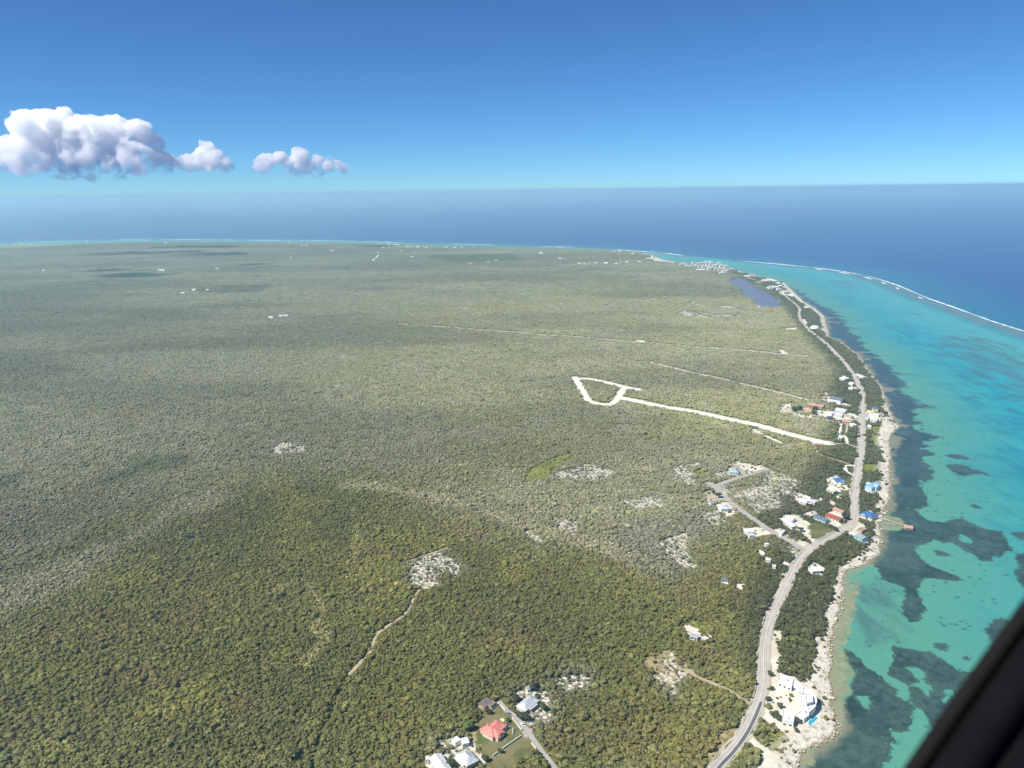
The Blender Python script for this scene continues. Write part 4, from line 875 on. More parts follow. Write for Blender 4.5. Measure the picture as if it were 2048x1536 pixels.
# --- village round the coast road further on
V = [((890, 405), (1060, 435), 15, 5.5, 'gable', 'slate', 'white', 'two-storey white house with long dark slate roof in the village'), ((560, 500), (790, 530), 12, 3.2, 'gable', 'terra', 'tan', 'long low terracotta roof at the upper edge of the village'),
     ((495, 560), (625, 585), 12, 3.2, 'hip', 'orange', 'cream', 'orange-tiled house below the long terracotta roof'), ((970, 575), (1120, 605), 15, 3.4, 'gable', 'lgrey', 'cream', 'wide light grey metal roof in the middle of the village'),
     ((870, 615), (935, 635), 10, 5.5, 'flat', 'white', 'white', 'two-storey white block next to the wide grey village roof'), ((945, 640), (1070, 660), 14, 3.4, 'gable', 'lav', 'white', 'lavender-white roof below the wide grey village roof'),
     ((835, 690), (920, 690), 10, 3.2, 'hip', 'teal', 'slate', 'dark teal roof on the village lane'), ((1100, 660), (1210, 690), 9, 3.0, 'gable', 'tan', 'cream', 'tan roof between lavender-white roof and coast road'),
     ((1060, 740), (1190, 755), 11, 3.0, 'gable', 'terra', 'tan', 'brownish roof above the fenced village plot'), ((1185, 795), (1250, 790), 9, 3.4, 'hip', 'white', 'white', 'white pavilion roof at the village roadside'),
     ((1495, 550), (1585, 555), 10, 6.0, 'hip', 'blue', 'yellow', 'yellow two-storey house with blue-grey roof on the village shore'), ((1480, 715), (1580, 735), 11, 3.2, 'gable', 'lgrey', 'white', 'grey roof beside the pale rocky point'),
     ((1425, 815), (1485, 820), 9, 3.2, 'hip', 'white', 'white', 'white roof by the lime green grass of the point'), ((1390, 695), (1450, 705), 9, 3.0, 'gable', 'lgrey', 'cream', 'small grey roof right beside the coast road opposite the village'),
     ((1500, 640), (1600, 655), 9, 3.0, 'flat', 'white', 'cream', 'flat cream building behind the yellow two-storey house'), ((1045, 105), (1135, 125), 15, 4.0, 'hip', 'white', 'white', 'big white house in the woods north of the village'),
     ((1165, 190), (1230, 205), 9, 3.4, 'gable', 'white', 'white', 'white house beside the coast road just north of the village'), ((1150, 262), (1215, 270), 8, 3.2, 'gable', 'white', 'cream', 'cream-white house set back from the road north of the village'),
     ((1320, 90), (1385, 105), 10, 3.6, 'hip', 'white', 'white', 'white house at the end of the sandy drive to the shore'), ((650, 1098), (735, 1100), 9, 3.0, 'gable', 'brown', 'tan', 'small brown-roofed gatehouse at the foot of the wide marl road'),
     ((1000, 975), (1065, 985), 9, 3.2, 'flat', 'white', 'white', 'white pump house at the end of the fenced plot'), ((590, 665), (650, 660), 8, 2.8, 'gable', 'tan', 'cream', 'small tan cottage under trees in the village'), ((700, 600), (760, 610), 8, 2.8, 'gable', 'lgrey', 'cream', 'small grey cottage between orange tiles and white block')]
for a, b, w, h, rf, rc, wc, lb in V: house('village_house', lb, G_(*a), G_(*b), w, h, rf, rc, wc, detail=2 if w > 9 else 1)
# --- pale domed house and houses on the sandy neck
def dome_house():
    c = W(1629, 657, GZ); e = empty('domed_house', (c[0], c[1], GZ)); tag(e, 'white domed house by the dark coastal trees', 'house'); FOOT.append((c[0], c[1], 22))
    v = []; f = []; n = 20; m2 = 6; r = 11; hh = 6
    for i in range(m2 + 1):
        a = i / m2 * math.pi / 2
        for k2 in range(n): v.append((r * math.cos(a) * math.cos(2 * math.pi * k2 / n), r * 0.8 * math.cos(a) * math.sin(2 * math.pi * k2 / n), 2 + hh * math.sin(a)))
    for i in range(m2):
        for k2 in range(n): f.append((i * n + k2, i * n + (k2 + 1) % n, (i + 1) * n + (k2 + 1) % n, (i + 1) * n + k2))
    mesh_obj('dome', v, f, wallm('white'), e, True)
    MB().cyl(0, 0, -0.4, 2.0, 11, 20).build('wall', wallm('white'), e)
    for k2 in range(-2, 3): MB().box(k2 * 2.4 - .8, k2 * 2.4 + .8, -11.2 + abs(k2) * .8, -10.4 + abs(k2) * 1.2, 0.2, 1.8).build('window', glassm(), e)
dome_house()
NECK = [(1444, 545, 14), (1492, 551, 20), (1503, 550, 16), (1520, 563, 12), (1530, 561, 18), (1540, 560, 16), (1548, 562, 14), (1556, 566, 14), (1561, 571, 13), (1543, 572, 14), (1550, 574, 16), (1558, 577, 14), (1566, 580, 16), (1571, 584, 15), (1576, 588, 14), (1583, 590, 16), (1566, 587, 12), (1578, 580, 14), (1571, 574, 14), (1612, 614, 12), (1537, 574, 12)]
for i, (x, y, s) in enumerate(NECK):
    k2 = s / 2 / 1.4
    house('neck_house', 'small pale house among trees on the sandy neck beyond the pond', (x - k2, y), (x + k2, y + random.uniform(-1, 1) * .6), s * random.uniform(.8, 1.2), random.choice([3.2, 3.6, 6]), random.choice(['hip', 'gable', 'flat']), random.choice(['white', 'white', 'cream', 'lgrey', 'terra']), random.choice(['white', 'cream']), group='houses on the sandy neck', detail=0)
# --- resort: multi-storey blocks with balcony floors
def hotel(px, py, wpx, dep, floors, c='white', rc='white', lab='', rot=0.0):
    p = W(px, py, GZ); L = wpx * np.linalg.norm(p - CAM) / F
    L *= 1.3; h = floors * 3.6; e = empty('resort_block', (p[0], p[1], GZ), rot); tag(e, lab, 'hotel', 'resort blocks on the point'); FOOT.append((p[0], p[1], L * 0.7))
    MB().box(-L / 2, L / 2, -dep / 2, dep / 2, -0.5, h).build('wall', wallm(c), e)
    rb = MB(); hip(rb, L, dep, h + 0.02, dep * 0.16, 0.8); rb.build('roof', roofm(C[rc]), e)
    for k2 in range(floors):
        z = k2 * 3.6
        wb = MB(); n = max(2, int(L / 5))
        for i in range(n):
            x = -L / 2 + (i + .5) * L / n; MB().box(x - 0.9, x + 0.9, -dep / 2 - 0.05, -dep / 2 + 0.03, z + 0.8, z + 2.4).build('window', glassm(), e)
        MB().box(-L / 2 + 0.2, L / 2 - 0.2, -dep / 2 - 0.9, -dep / 2 - 0.06, z + 3.3, z + 3.5).build('balcony_slab', wallm(c), e)
RES = [(1361, 531, 4, 2), (1366, 530, 2.4, 3), (1371, 531, 4, 2), (1374, 534, 5, 2), (1381, 534, 4, 2), (1385, 530, 3.5, 3), (1390, 533, 4, 2), (1395, 530.5, 5, 3), (1399, 535, 5, 3), (1403, 531.5, 6, 4), (1406, 536.5, 4, 4), (1409, 531, 3.5, 5), (1413, 536.5, 5, 3), (1416, 532.5, 8, 6), (1422, 534, 6, 6),
       (1419, 539.5, 7, 3), (1428, 536, 6, 4), (1432, 539.5, 5, 3), (1437, 535.5, 7, 6), (1442, 538, 5, 5), (1441, 541.5, 7, 3), (1449, 536.5, 3.5, 3), (1453, 536, 4, 3), (1450, 541.5, 6, 3), (1446, 544, 4, 2), (1454, 543.5, 4, 2), (1458, 541, 4, 2), (1462, 540.5, 5, 2), (1401, 541, 14, 1)]
for i, (x, y, w, fl) in enumerate(RES):
    hotel(x, y, w, 13, fl, random.choice(['white', 'white', 'cream']), random.choice(['white', 'white', 'cream', 'terra']), 'white or cream resort block with balconies on the far point')
house('resort_tower', 'lone white tower block west of the resort at the end of the point', (1302, 511), (1306, 511), 14, 13, 'hip', 'white', 'white', 2, cat='hotel', detail=0)
FARH = zm(600, 470, 2.9257, [(10, 60), (40, 60), (190, 93), (455, 50), (482, 52), (520, 57), (555, 57), (575, 57), (455, 103), (430, 148), (490, 75), (520, 75), (628, 68), (650, 68), (690, 70), (680, 101), (657, 128), (855, 72), (905, 74), (946, 73), (1020, 71), (590, 92), (740, 75), (1000, 165), (1100, 160), (1148, 147),
        (1520, 138), (1545, 140), (1635, 167), (1665, 167), (1690, 165), (1730, 160), (1790, 165), (1850, 168), (1912, 158), (1985, 156), (2035, 137), (1840, 97), (1945, 110), (1870, 95), (1410, 106)]) \
    + zm(0, 460, 2.048, [(360, 48), (600, 47), (725, 50), (680, 52), (1185, 50), (1235, 62), (1255, 60), (655, 165), (670, 165), (180, 165), (795, 245), (850, 246), (750, 258), (1190, 113), (1362, 85), (890, 158), (60, 58), (90, 57), (130, 58), (1110, 358), (1150, 352), (1170, 349)])
for i, (x, y) in enumerate(FARH):
    s = random.uniform(13, 22); k2 = s / 2 / (np.linalg.norm(W(x, y) - CAM) / F)
    house('distant_house', 'tiny white house dotted in the far bush towards the opposite coast', (x - k2, y - 0.4), (x + k2, y - 0.4), s * 0.8, random.choice([3.5, 4, 6]), random.choice(['gable', 'hip', 'flat']), 'white', 'white', group='houses scattered in the far bush', detail=0)
def mast():
    p = W(1241, 529, GZ); e = empty('radio_mast', (p[0], p[1], GZ)); tag(e, 'slim white radio mast rising from the far bush', 'mast')
    for s in range(3):
        a = s * 2.094; b = MB().cyl(0, 0, -0.3, 30, 0.5, 5); oo = b.build('leg', wallm('white'), e); oo.location = (1.4 * math.cos(a), 1.4 * math.sin(a), 0)
    for z in range(3, 30, 4): MB().cyl(0, 0, z, z + 0.4, 1.8, 6).build('brace_ring', wallm('white'), e)
    MB().cyl(0, 0, 30, 36, 0.3, 5, 0.1).build('antenna', wallm('white'), e)
mast()
# --- piers
def pier(name, label, a, b, w, hut=False):
    p = W(*a, 1.0); q = W(*b, 1.0); d = q - p; L = float(np.hypot(d[0], d[1])); e = empty(name, (p[0], p[1], 0), math.atan2(d[1], d[0])); tag(e, label, 'pier')
    MB().box(-3, L, -w / 2, w / 2, 0.95, 1.12).build('deck', surf('weathered_planks', (0.46, 0.41, 0.33), 0.9, 0.4, 1.5), e)
    for s in (-1, 1): MB().box(-3, L, s * w / 2 * 0.8 - .1, s * w / 2 * .8 + .1, 0.7, 0.947).build('beam', surf('weathered_planks', (0.46, 0.41, 0.33), 0.9, 0.4, 1.5), e)
    n = max(3, int(L / 3.5)); md = surf('pier_pile', (0.62, 0.58, 0.50), 0.9, 0.3, 1.0)
    for i in range(n + 1):
        for s in (-1, 1): MB().cyl(i * L / n, s * w / 2, -2.5, 1.9 if hut else 1.2, 0.17, 6).build('pile', md, e)
pier('wooden_pier', 'narrow pale wooden pier running to the tan-roofed hut over the lagoon', (1765, 1037), (1810, 1051), 1.8, True)
pier('long_jetty', 'long thin white jetty over dark seagrass beside the domed house', (1654, 643.5), (1681, 645.5), 5.5)
pier('long_jetty', 'short thin white jetty off the sandy neck', (1598, 592), (1614, 593.5), 6)
def hut():
    c = W(1817, 1053, 3.2); e = empty('pier_hut', (c[0], c[1], 0), math.atan2(*(W(1824, 1046, 3)[:2] - W(1810, 1060, 3)[:2])[::-1]) * 0 + R(-24)); tag(e, 'square tan-roofed hut on piles at the end of the wooden pier', 'hut')
    pl = surf('weathered_planks', (0.46, 0.41, 0.33), 0.9, 0.4, 1.5)
    MB().box(-4.1, 4.1, -4.1, 4.1, 1.13, 1.3).build('platform', pl, e)
    for x in (-3.6, 0, 3.6):
        for y in (-3.6, 3.6): MB().cyl(x, y, -2.5, 3.2, 0.14, 6).build('post', pl, e)
    rb = MB(); gable(rb, 7.4, 7.4, 3.2, 1.1, 0.5); r = rb.build('roof', roofm((0.56, 0.36, 0.25)), e)
    MB().box(-4.2, 4.2, -0.15, 0.15, 4.42, 4.52).build('ridge_cap', roofm((0.45, 0.29, 0.2)), r)
    for y in (-3.7, 3.7): MB().box(-3.5, 3.5, y - .05, y + .05, 1.95, 2.1).build('rail', pl, e)
hut()
# --- vehicles
def car(label, px, rz, c, kind='car'):
    p = W(*px, GZ + 0.5); e = empty('parked_' + kind, (p[0], p[1], GZ + 0.05), rz); tag(e, label, kind)
    pm_ = surf('car_paint', c, 0.3, 0.05, spec=0.5)
    prof = [(-2.2, 0.35), (-2.25, 0.85), (-1.2, 0.95), (1.0, 0.95), (2.1, 0.8), (2.2, 0.4)]
    def ext(pr, w, w2=None):
        n = len(pr); v = [(x, -w, z) for x, z in pr] + [(x, w, z) for x, z in pr]
        return v, [tuple(range(n))[::-1], tuple(range(n, 2 * n))] + [(i, (i + 1) % n, n + (i + 1) % n, n + i) for i in range(n)]
    v, f = ext(prof, 0.88); mesh_obj('body', v, f, pm_, e)
    cab = [(-1.75, 0.953), (-1.35, 1.42), (0.35, 1.45), (1.05, 0.953)] if kind == 'car' else [(-0.2, 0.953), (-0.1, 1.6), (0.75, 1.6), (1.25, 0.953)]
    v, f = ext(cab, 0.76); mesh_obj('cabin_glass', v, f, glassm(), e)
    t0, t1 = (-1.3, 0.3) if kind == 'car' else (-0.1, 0.75); MB().box(t0, t1, -0.72, 0.72, cab[2][1] + 0.002, cab[2][1] + 0.06).build('roof_panel', pm_, e)
    for x in (-1.4, 1.35):
        for y in (-0.82, 0.82): MB().wheel(x, y, 0.33, 0.33, 0.22).build('wheel', surf('tyre_rubber', (0.02, 0.02, 0.02), 0.9), e)
    for y in (-0.6, 0.6): MB().box(2.16, 2.23, y - .18, y + .18, 0.58, 0.72).build('headlight', surf('lamp_glass', (0.8, 0.8, 0.78), 0.2), e)
car('dark blue car standing in the middle of the white marl lot', E_(1550, 312), 0.4, (0.03, 0.05, 0.12))
car('grey car parked at the side of the white marl lot by its lower edge', E_(1540, 392), 1.9, (0.2, 0.2, 0.22))
car('small black car on the white marl lot close to the dark blue car', E_(1605, 332), 1.2, (0.03, 0.03, 0.035))
car('black pickup beside the grey flat-roofed house on the side road', E_(1150, 1106), 0.1, (0.02, 0.025, 0.03), 'pickup')
car('white car on the pale ground by the side road bend', S_(985, 315), 0.7, (0.75, 0.75, 0.75))
car('red pickup behind the grey-green shore house', D_(1215, 688), 0.2, (0.35, 0.05, 0.04), 'pickup')
car('silver car beside the deep blue roof in the white yard', z3((1405, 345))[0], 0.2, (0.5, 0.52, 0.55))
car('dark grey car in front of the coral-roofed house on its terrace', A_(655, 872), 0.9, (0.08, 0.08, 0.09))
car('white pickup on the lane by the rubble yard', A_(905, 860), -0.85, (0.7, 0.7, 0.7), 'pickup')
car('grey car in the lane head by the low walls', A_(690, 690), -0.9, (0.25, 0.25, 0.27))

# ------------------------------------------------------------------ vegetation
def leafm(name, src):
    ma, t, b = newmat(name)
    if src == 'inst': c = attr(t, 'tint', 'INSTANCER').outputs['Vector']
    else: c = N(t, 'ShaderNodeObjectInfo').outputs['Color']
    tc = N(t, 'ShaderNodeTexCoord').outputs['Object']
    v = attr(t, 'shade').outputs['Fac']
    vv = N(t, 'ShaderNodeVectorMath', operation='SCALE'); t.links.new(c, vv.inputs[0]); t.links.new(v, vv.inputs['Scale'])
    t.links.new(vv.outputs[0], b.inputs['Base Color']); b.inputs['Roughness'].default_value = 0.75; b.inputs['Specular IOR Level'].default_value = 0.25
    return ma
LEAF_I = leafm('foliage', 'inst'); LEAF_O = leafm('foliage_single', 'obj')
BARK = surf('bark', (0.16, 0.12, 0.085), 0.95, 0.4, 2.0)
ICO = {}
def ico(sub):
    if sub not in ICO:
        bm = bmesh.new(); bmesh.ops.create_icosphere(bm, subdivisions=sub, radius=1.0); bm.verts.ensure_lookup_table()
        ICO[sub] = ([np.array(v.co) for v in bm.verts], [tuple(v.index for v in f.verts) for f in bm.faces]); bm.free()
    return ICO[sub]
def crown_geo(r, h, nl, leaf, rs, core=1, cz=None):
    """crown of leaf sprays round a dark inner mass; returns verts, faces, per-vertex shade"""
    v = []; f = []; sh = []
    cz = h * 0.62 if cz is None else cz; ry = h * 0.42
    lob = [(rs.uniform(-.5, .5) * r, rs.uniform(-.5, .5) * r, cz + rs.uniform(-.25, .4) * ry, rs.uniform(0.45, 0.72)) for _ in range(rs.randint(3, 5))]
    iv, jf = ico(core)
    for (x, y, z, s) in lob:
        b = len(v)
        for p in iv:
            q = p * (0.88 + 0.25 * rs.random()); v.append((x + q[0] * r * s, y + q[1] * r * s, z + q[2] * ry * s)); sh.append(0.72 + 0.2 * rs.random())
        f += [tuple(b + i for i in t) for t in jf]
    for _ in range(nl):
        x, y, z, s = rs.choice(lob)
        d = np.array([rs.gauss(0, 1), rs.gauss(0, 1), rs.gauss(0.45, 0.9)]); d /= np.linalg.norm(d)
        k2 = rs.uniform(0.85, 1.18); c = np.array([x + d[0] * r * s * k2, y + d[1] * r * s * k2, z + d[2] * ry * s * k2])
        nrm = d + np.array([rs.gauss(0, .35), rs.gauss(0, .35), rs.gauss(0.15, .35)]); nrm /= np.linalg.norm(nrm)
        u = np.cross(nrm, [rs.gauss(0, 1), rs.gauss(0, 1), rs.gauss(0, 1)]); u /= np.linalg.norm(u) + 1e-9; w = np.cross(nrm, u)
        a = leaf * rs.uniform(0.6, 1.3); bb = a * rs.uniform(0.5, 0.9); b = len(v); s0 = rs.uniform(0.75, 1.4)
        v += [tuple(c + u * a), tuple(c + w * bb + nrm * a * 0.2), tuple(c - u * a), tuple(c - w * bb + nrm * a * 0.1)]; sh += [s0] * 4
        f.append((b, b + 1, b + 2, b + 3))
    return v, f, sh
def geo_obj(name, v, f, sh, mat, link=False):
    o = mesh_obj(name, v, f, mat, None, False, link)
    a = o.data.attributes.new('shade', 'FLOAT', 'POINT'); a.data.foreach_set('value', np.array(sh, np.float32)); return o
def trunk_geo(h, r):
    mb = MB(); mb.cyl(0, 0, -0.3, h * 0.45, r, 6, r * 0.6)
    for k2 in range(3):
        a = k2 * 2.1 + 0.4; b = len(mb.v); n = 5
        p0 = np.array([0, 0, h * 0.38]); p1 = np.array([math.cos(a) * h * 0.22, math.sin(a) * h * 0.22, h * 0.66])
        for p, rr in ((p0, r * 0.5), (p1, r * 0.22)):
            for i in range(n): mb.v.append((p[0] + rr * math.cos(i * 6.283 / n), p[1] + rr * math.sin(i * 6.283 / n), p[2]))
        for i in range(n): mb.f.append((b + i, b + (i + 1) % n, b + n + (i + 1) % n, b + n + i))
    return mb
def collection(name, objs):
    c = bpy.data.collections.new(name)
    for o in objs: c.objects.link(o)
    return c
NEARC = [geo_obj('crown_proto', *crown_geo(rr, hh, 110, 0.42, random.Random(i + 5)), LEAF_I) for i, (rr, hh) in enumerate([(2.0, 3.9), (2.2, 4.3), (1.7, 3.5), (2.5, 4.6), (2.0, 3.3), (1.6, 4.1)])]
def clump(n, size, nl, leaf, seed, rlo=1.5, rhi=2.4, core=1):
    rs = random.Random(seed); v = []; f = []; sh = []
    g = int(math.ceil(math.sqrt(n)))
    for i in range(n):
        x = ((i % g) + 0.5 + rs.uniform(-.38, .38)) / g * size - size / 2; y = ((i // g) + .5 + rs.uniform(-.38, .38)) / g * size - size / 2
        r = rs.uniform(rlo, rhi); h = rs.uniform(1.7, 3.0) * r / 2.0 + 0.5
        a, b, c = crown_geo(r, h, nl, leaf, rs, core)
        o = len(v); k2 = rs.uniform(0.86, 1.14)
        v += [(p[0] + x, p[1] + y, p[2]) for p in a]; f += [tuple(o + q for q in t) for t in b]; sh += [s * k2 for s in c]
    return geo_obj('clump_proto', v, f, sh, LEAF_I)
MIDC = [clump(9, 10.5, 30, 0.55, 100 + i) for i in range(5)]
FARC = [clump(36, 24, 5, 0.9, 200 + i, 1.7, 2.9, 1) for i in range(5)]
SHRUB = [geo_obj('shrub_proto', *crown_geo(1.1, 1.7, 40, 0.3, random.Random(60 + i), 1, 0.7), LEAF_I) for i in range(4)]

def cut_mask(P, r, h, rock_p):
    """keep bush only where neither it nor the ground just behind it (seen over its top) is cleared"""
    keep = cut_one(P, r, rock_p); idx = np.nonzero(keep)[0]
    keep[idx] = cut_one(P[idx] * (1 + 0.62 * h / ALT), r * 0.3, max(rock_p, 0.4)); return keep
def cut_one(P, r, rock_p):
    sh = psdf(P, ISLAND, 60.0); keep = sh > 7 + 12 * smooth(1300, 2300, P[:, 1])
    keep &= psdf(P, POND, 40.0) < -3
    c = classes(P, 20.0)
    j = (fbm(P, 9, 71) - 0.5) * 8
    keep &= (c['sand'] + j < -r * 0.5) & (c['lawn'] + j * .6 < -r * 0.4) & (c['tan'] + j < 0) & (c['lime'] + j < 0.5)
    rk = c['rock'] + j
    if rock_p < 1: keep &= (rk < -3.5) | (rng.random(len(P)) < rock_p)
    for n, line, w, kd in ROADW:
        keep &= ldist(P, line, 25.0) > w / 2 + r * (0.75 if kd != 'dirt' else 0.55) + (1.0 if kd == 'asphalt' else 2.0 if kd == 'marl' else 0.6 if kd == 'cream' else -0.8 if kd == 'gap' else 0)
    for x, y, rr in FOOT:
        keep &= (P[:, 0] - x) ** 2 + (P[:, 1] - y) ** 2 > (rr + r * 0.5) ** 2
    return keep
def grid_pts(r0, r1, s, margin, jit=0.42):
    x = np.arange(-r1 * 0.85, r1 * 0.85, s); y = np.arange(r0 * 0.6, r1, s)
    X, Y = np.meshgrid(x, y); P = np.stack([X.ravel(), Y.ravel()], 1); P += rng.uniform(-jit, jit, P.shape) * s
    d = np.hypot(P[:, 0], P[:, 1]); u, v = to_px(P, 3.0)
    k2 = (d >= r0) & (d < r1) & (u > -margin) & (u < 2048 + margin) & (v < 1536 + margin) & (v > 300)
    return P[k2]
def tint(P, amp=0.19):
    c = zone(P); n = len(P)
    k2 = np.exp(rng.normal(0, amp, n))[:, None]
    hue = rng.normal(0, 0.05, n)[:, None] * np.array([[1.0, 0.1, -0.3]])
    c = c * k2 * (1 + hue)
    acc = rng.random(n); c[acc < 0.02] *= 0.6
    y = acc > 0.985; c[y] = c[y] * 0.4 + np.array([0.24, 0.23, 0.07]) * 0.6
    return np.clip(c, 0.012, 0.6)
def scatter(name, P, scl, protos, label, cat, cols_, z=LAND_Z - 0.1):
    n = len(P); me = bpy.data.meshes.new(name); me.vertices.add(n)
    me.vertices.foreach_set('co', np.column_stack([P, np.full(n, z)]).astype(np.float32).ravel()); me.update()
    def at(nm, typ, key, val): a = me.attributes.new(nm, typ, 'POINT'); a.data.foreach_set(key, val)
    at('scl', 'FLOAT_VECTOR', 'vector', scl.astype(np.float32).ravel())
    rot = np.zeros((n, 3), np.float32); rot[:, 2] = rng.uniform(0, 6.283, n); at('rot', 'FLOAT_VECTOR', 'vector', rot.ravel())
    at('idx', 'INT', 'value', rng.integers(0, len(protos), n).astype(np.int32)); at('tint', 'FLOAT_VECTOR', 'vector', cols_.astype(np.float32).ravel())
    o = bpy.data.objects.new(name, me); col.objects.link(o)
    if label: tag(o, label, cat, None, 'stuff')
    else: tag(o, kind='stuff')
    ng = bpy.data.node_groups.new(name + '_scatter', 'GeometryNodeTree')
    ng.interface.new_socket('Geometry', in_out='INPUT', socket_type='NodeSocketGeometry'); ng.interface.new_socket('Geometry', in_out='OUTPUT', socket_type='NodeSocketGeometry')
    gi = ng.nodes.new('NodeGroupInput'); go = ng.nodes.new('NodeGroupOutput'); ip = ng.nodes.new('GeometryNodeInstanceOnPoints'); ci = ng.nodes.new('GeometryNodeCollectionInfo')
    ci.inputs['Collection'].default_value = collection(name + '_sources', protos); ci.inputs['Separate Children'].default_value = True; ci.inputs['Reset Children'].default_value = True
    def na(nm, typ):
        a = ng.nodes.new('GeometryNodeInputNamedAttribute'); a.data_type = typ; a.inputs['Name'].default_value = nm; return a.outputs['Attribute']
    mp = ng.nodes.new('GeometryNodeMeshToPoints'); L_ = ng.links.new
    L_(gi.outputs[0], mp.inputs['Mesh']); L_(mp.outputs[0], ip.inputs['Points']); L_(ci.outputs[0], ip.inputs['Instance']); ip.inputs['Pick Instance'].default_value = True
    L_(na('idx', 'INT'), ip.inputs['Instance Index']); L_(na('rot', 'FLOAT_VECTOR'), ip.inputs['Rotation']); L_(na('scl', 'FLOAT_VECTOR'), ip.inputs['Scale']); L_(ip.outputs[0], go.inputs[0])
    md = o.modifiers.new('scatter', 'NODES'); md.node_group = ng
    return o
def make_tree(name, label, cat, group, x, y, s, tintc, proto, trunk):
    e = empty(name, (x, y, LAND_Z - 0.05), random.uniform(0, 6.28)); e.scale = s; tag(e, label, cat, group)
    c = bpy.data.objects.new('crown', proto); col.objects.link(c); c.parent = e; c.color = (*tintc, 1)
    t = bpy.data.objects.new('trunk', trunk); col.objects.link(t); t.parent = e
    return e
TR_CROWN = []
for i, (rr, hh) in enumerate([(2.0, 4.0), (2.3, 4.4), (1.8, 3.7), (2.6, 4.7), (2.1, 4.2)]):
    TR_CROWN.append(geo_obj('crown', *crown_geo(rr, hh, 150, 0.40, random.Random(i + 500)), LEAF_O).data)
TRUNK = trunk_geo(5.0, 0.16).build('trunk', BARK); TRM = TRUNK.data; bpy.data.objects.remove(TRUNK)

# nearest forest; its edge to the lower inland bush is ragged
def edge(P): return np.hypot(P[:, 0], P[:, 1]) - 1000 - (fbm(P, 120, 61, 5) - 0.5) * 620
Pn = grid_pts(300, 1200, 2.25, 160, 0.5); Pn = Pn[edge(Pn) < 0]; Pn = Pn[cut_mask(Pn, 1.9, 3.6, 0.10)]
size = (0.42 + 0.58 * fbm(Pn, 45, 5)) * np.exp(rng.normal(-0.03, 0.30, len(Pn))); size = np.clip(size, 0.32, 1.5) * (1 - 0.22 * smooth(-260, 0, edge(Pn)))
big = rng.random(len(Pn)) < 0.035; size[big] *= 1.4
tn = tint(Pn)
u, v = to_px(Pn, 4.0); vis = (u > 0) & (u < 2048) & (v < 1536)
strip = psdf(Pn, COAST, 50.0) > 0
rank = np.where(vis, v + size * 60, -1e9)
pick = np.argsort(-rank)[:300]
for i in pick:
    s = size[i]; make_tree('broadleaf_tree', 'round-crowned tree standing in the dense green bush', 'tree', 'trees of the green bush', Pn[i, 0], Pn[i, 1], (s, s, (0.25 + 0.62 * s) * random.uniform(.9, 1.12)), tn[i], random.choice(TR_CROWN), TRM)
rest = np.ones(len(Pn), bool); rest[pick] = False
# shore thicket between road and sea: individuals
cs = np.nonzero(rest & strip & vis)[0]; cs = cs[np.argsort(-(v[cs] + size[cs] * 40))][:180]
for i in cs:
    s = size[i] * 1.05; make_tree('shore_tree', 'dark green tree in the thicket between coast road and rocky shore', 'tree', 'shore thicket trees', Pn[i, 0], Pn[i, 1], (s, s, 0.25 + 0.75 * s), tn[i], random.choice(TR_CROWN), TRM)
rest[cs] = False
sc = np.stack([size, size, (0.25 + 0.62 * size) * rng.uniform(.88, 1.12, len(size))], 1)
scatter('forest', Pn[rest], sc[rest], NEARC, 'dense green scrub forest covering the island', 'forest', tn[rest])
Pu = grid_pts(300, 1200, 2.9, 160, 0.5); Pu = Pu[edge(Pu) < 0]; Pu = Pu[cut_mask(Pu, 1.4, 2.0, 0.2)]
sz = np.exp(rng.normal(0.38, 0.2, len(Pu)))
scatter('undergrowth', Pu, np.stack([sz, sz, sz * 0.95], 1), SHRUB, 'low undergrowth filling the gaps between the scrub trees', 'undergrowth', tint(Pu) * 1.05)
Pm = grid_pts(800, 2700, 8.4, 110, 0.3); Pm = Pm[edge(Pm) > -6]; Pm = Pm[cut_mask(Pm, 4.4, 2.4, 0.35)]
sz = np.clip(0.85 + 0.3 * rng.random(len(Pm)), .7, 1.2)
scatter('mid_forest', Pm, np.stack([sz, sz, sz * rng.uniform(.8, 1.15, len(Pm))], 1), MIDC, 'grey-olive bush stretching inland behind the village', 'forest', tint(Pm, 0.09))
Pf = grid_pts(2700, 6400, 19, 80, 0.3); Pf = Pf[cut_mask(Pf, 7.0, 2.4, 0.5)]
sz = np.clip(0.9 + 0.25 * rng.random(len(Pf)), .7, 1.2)
scatter('far_forest', Pf, np.stack([sz, sz, sz * rng.uniform(.8, 1.2, len(Pf))], 1), FARC, 'hazy far bush reaching to the opposite coast', 'forest', tint(Pf, 0.07))
# low shrubs on rubble, shore and clearings, limestone rocks on the shore
Ps = grid_pts(330, 1500, 3.0, 60)
c = classes(Ps, 20.0); sh = psdf(Ps, ISLAND, 60.0)
open_ = (np.maximum.reduce([c['rock'], c['sand'], c['lime'], c['tan']]) > -3) & (sh > 4)
dens = np.where(c['rock'] > 0, 0.26, np.where(c['lime'] > 0, 0.35, np.where(c['sand'] > 2, 0.10, 0.25))) * smooth(0.35, 0.6, fbm(Ps, 22, 91)) * 1.7
ok = open_ & (rng.random(len(Ps)) < dens)
for n, line, w, kd in ROADW: ok &= ldist(Ps, line, 20.0) > w / 2 + 1.0
for x, y, rr in FOOT: ok &= (Ps[:, 0] - x) ** 2 + (Ps[:, 1] - y) ** 2 > rr ** 2
Ps = Ps[ok]; sz = np.exp(rng.normal(0.0, 0.35, len(Ps))) * 0.95
scatter('low_scrub', Ps, np.stack([sz, sz, sz], 1), SHRUB, 'low green shrubs dotted over rubble plots and sandy yards', 'shrubs', np.clip(tint(Ps) * 0.75, .02, .3))
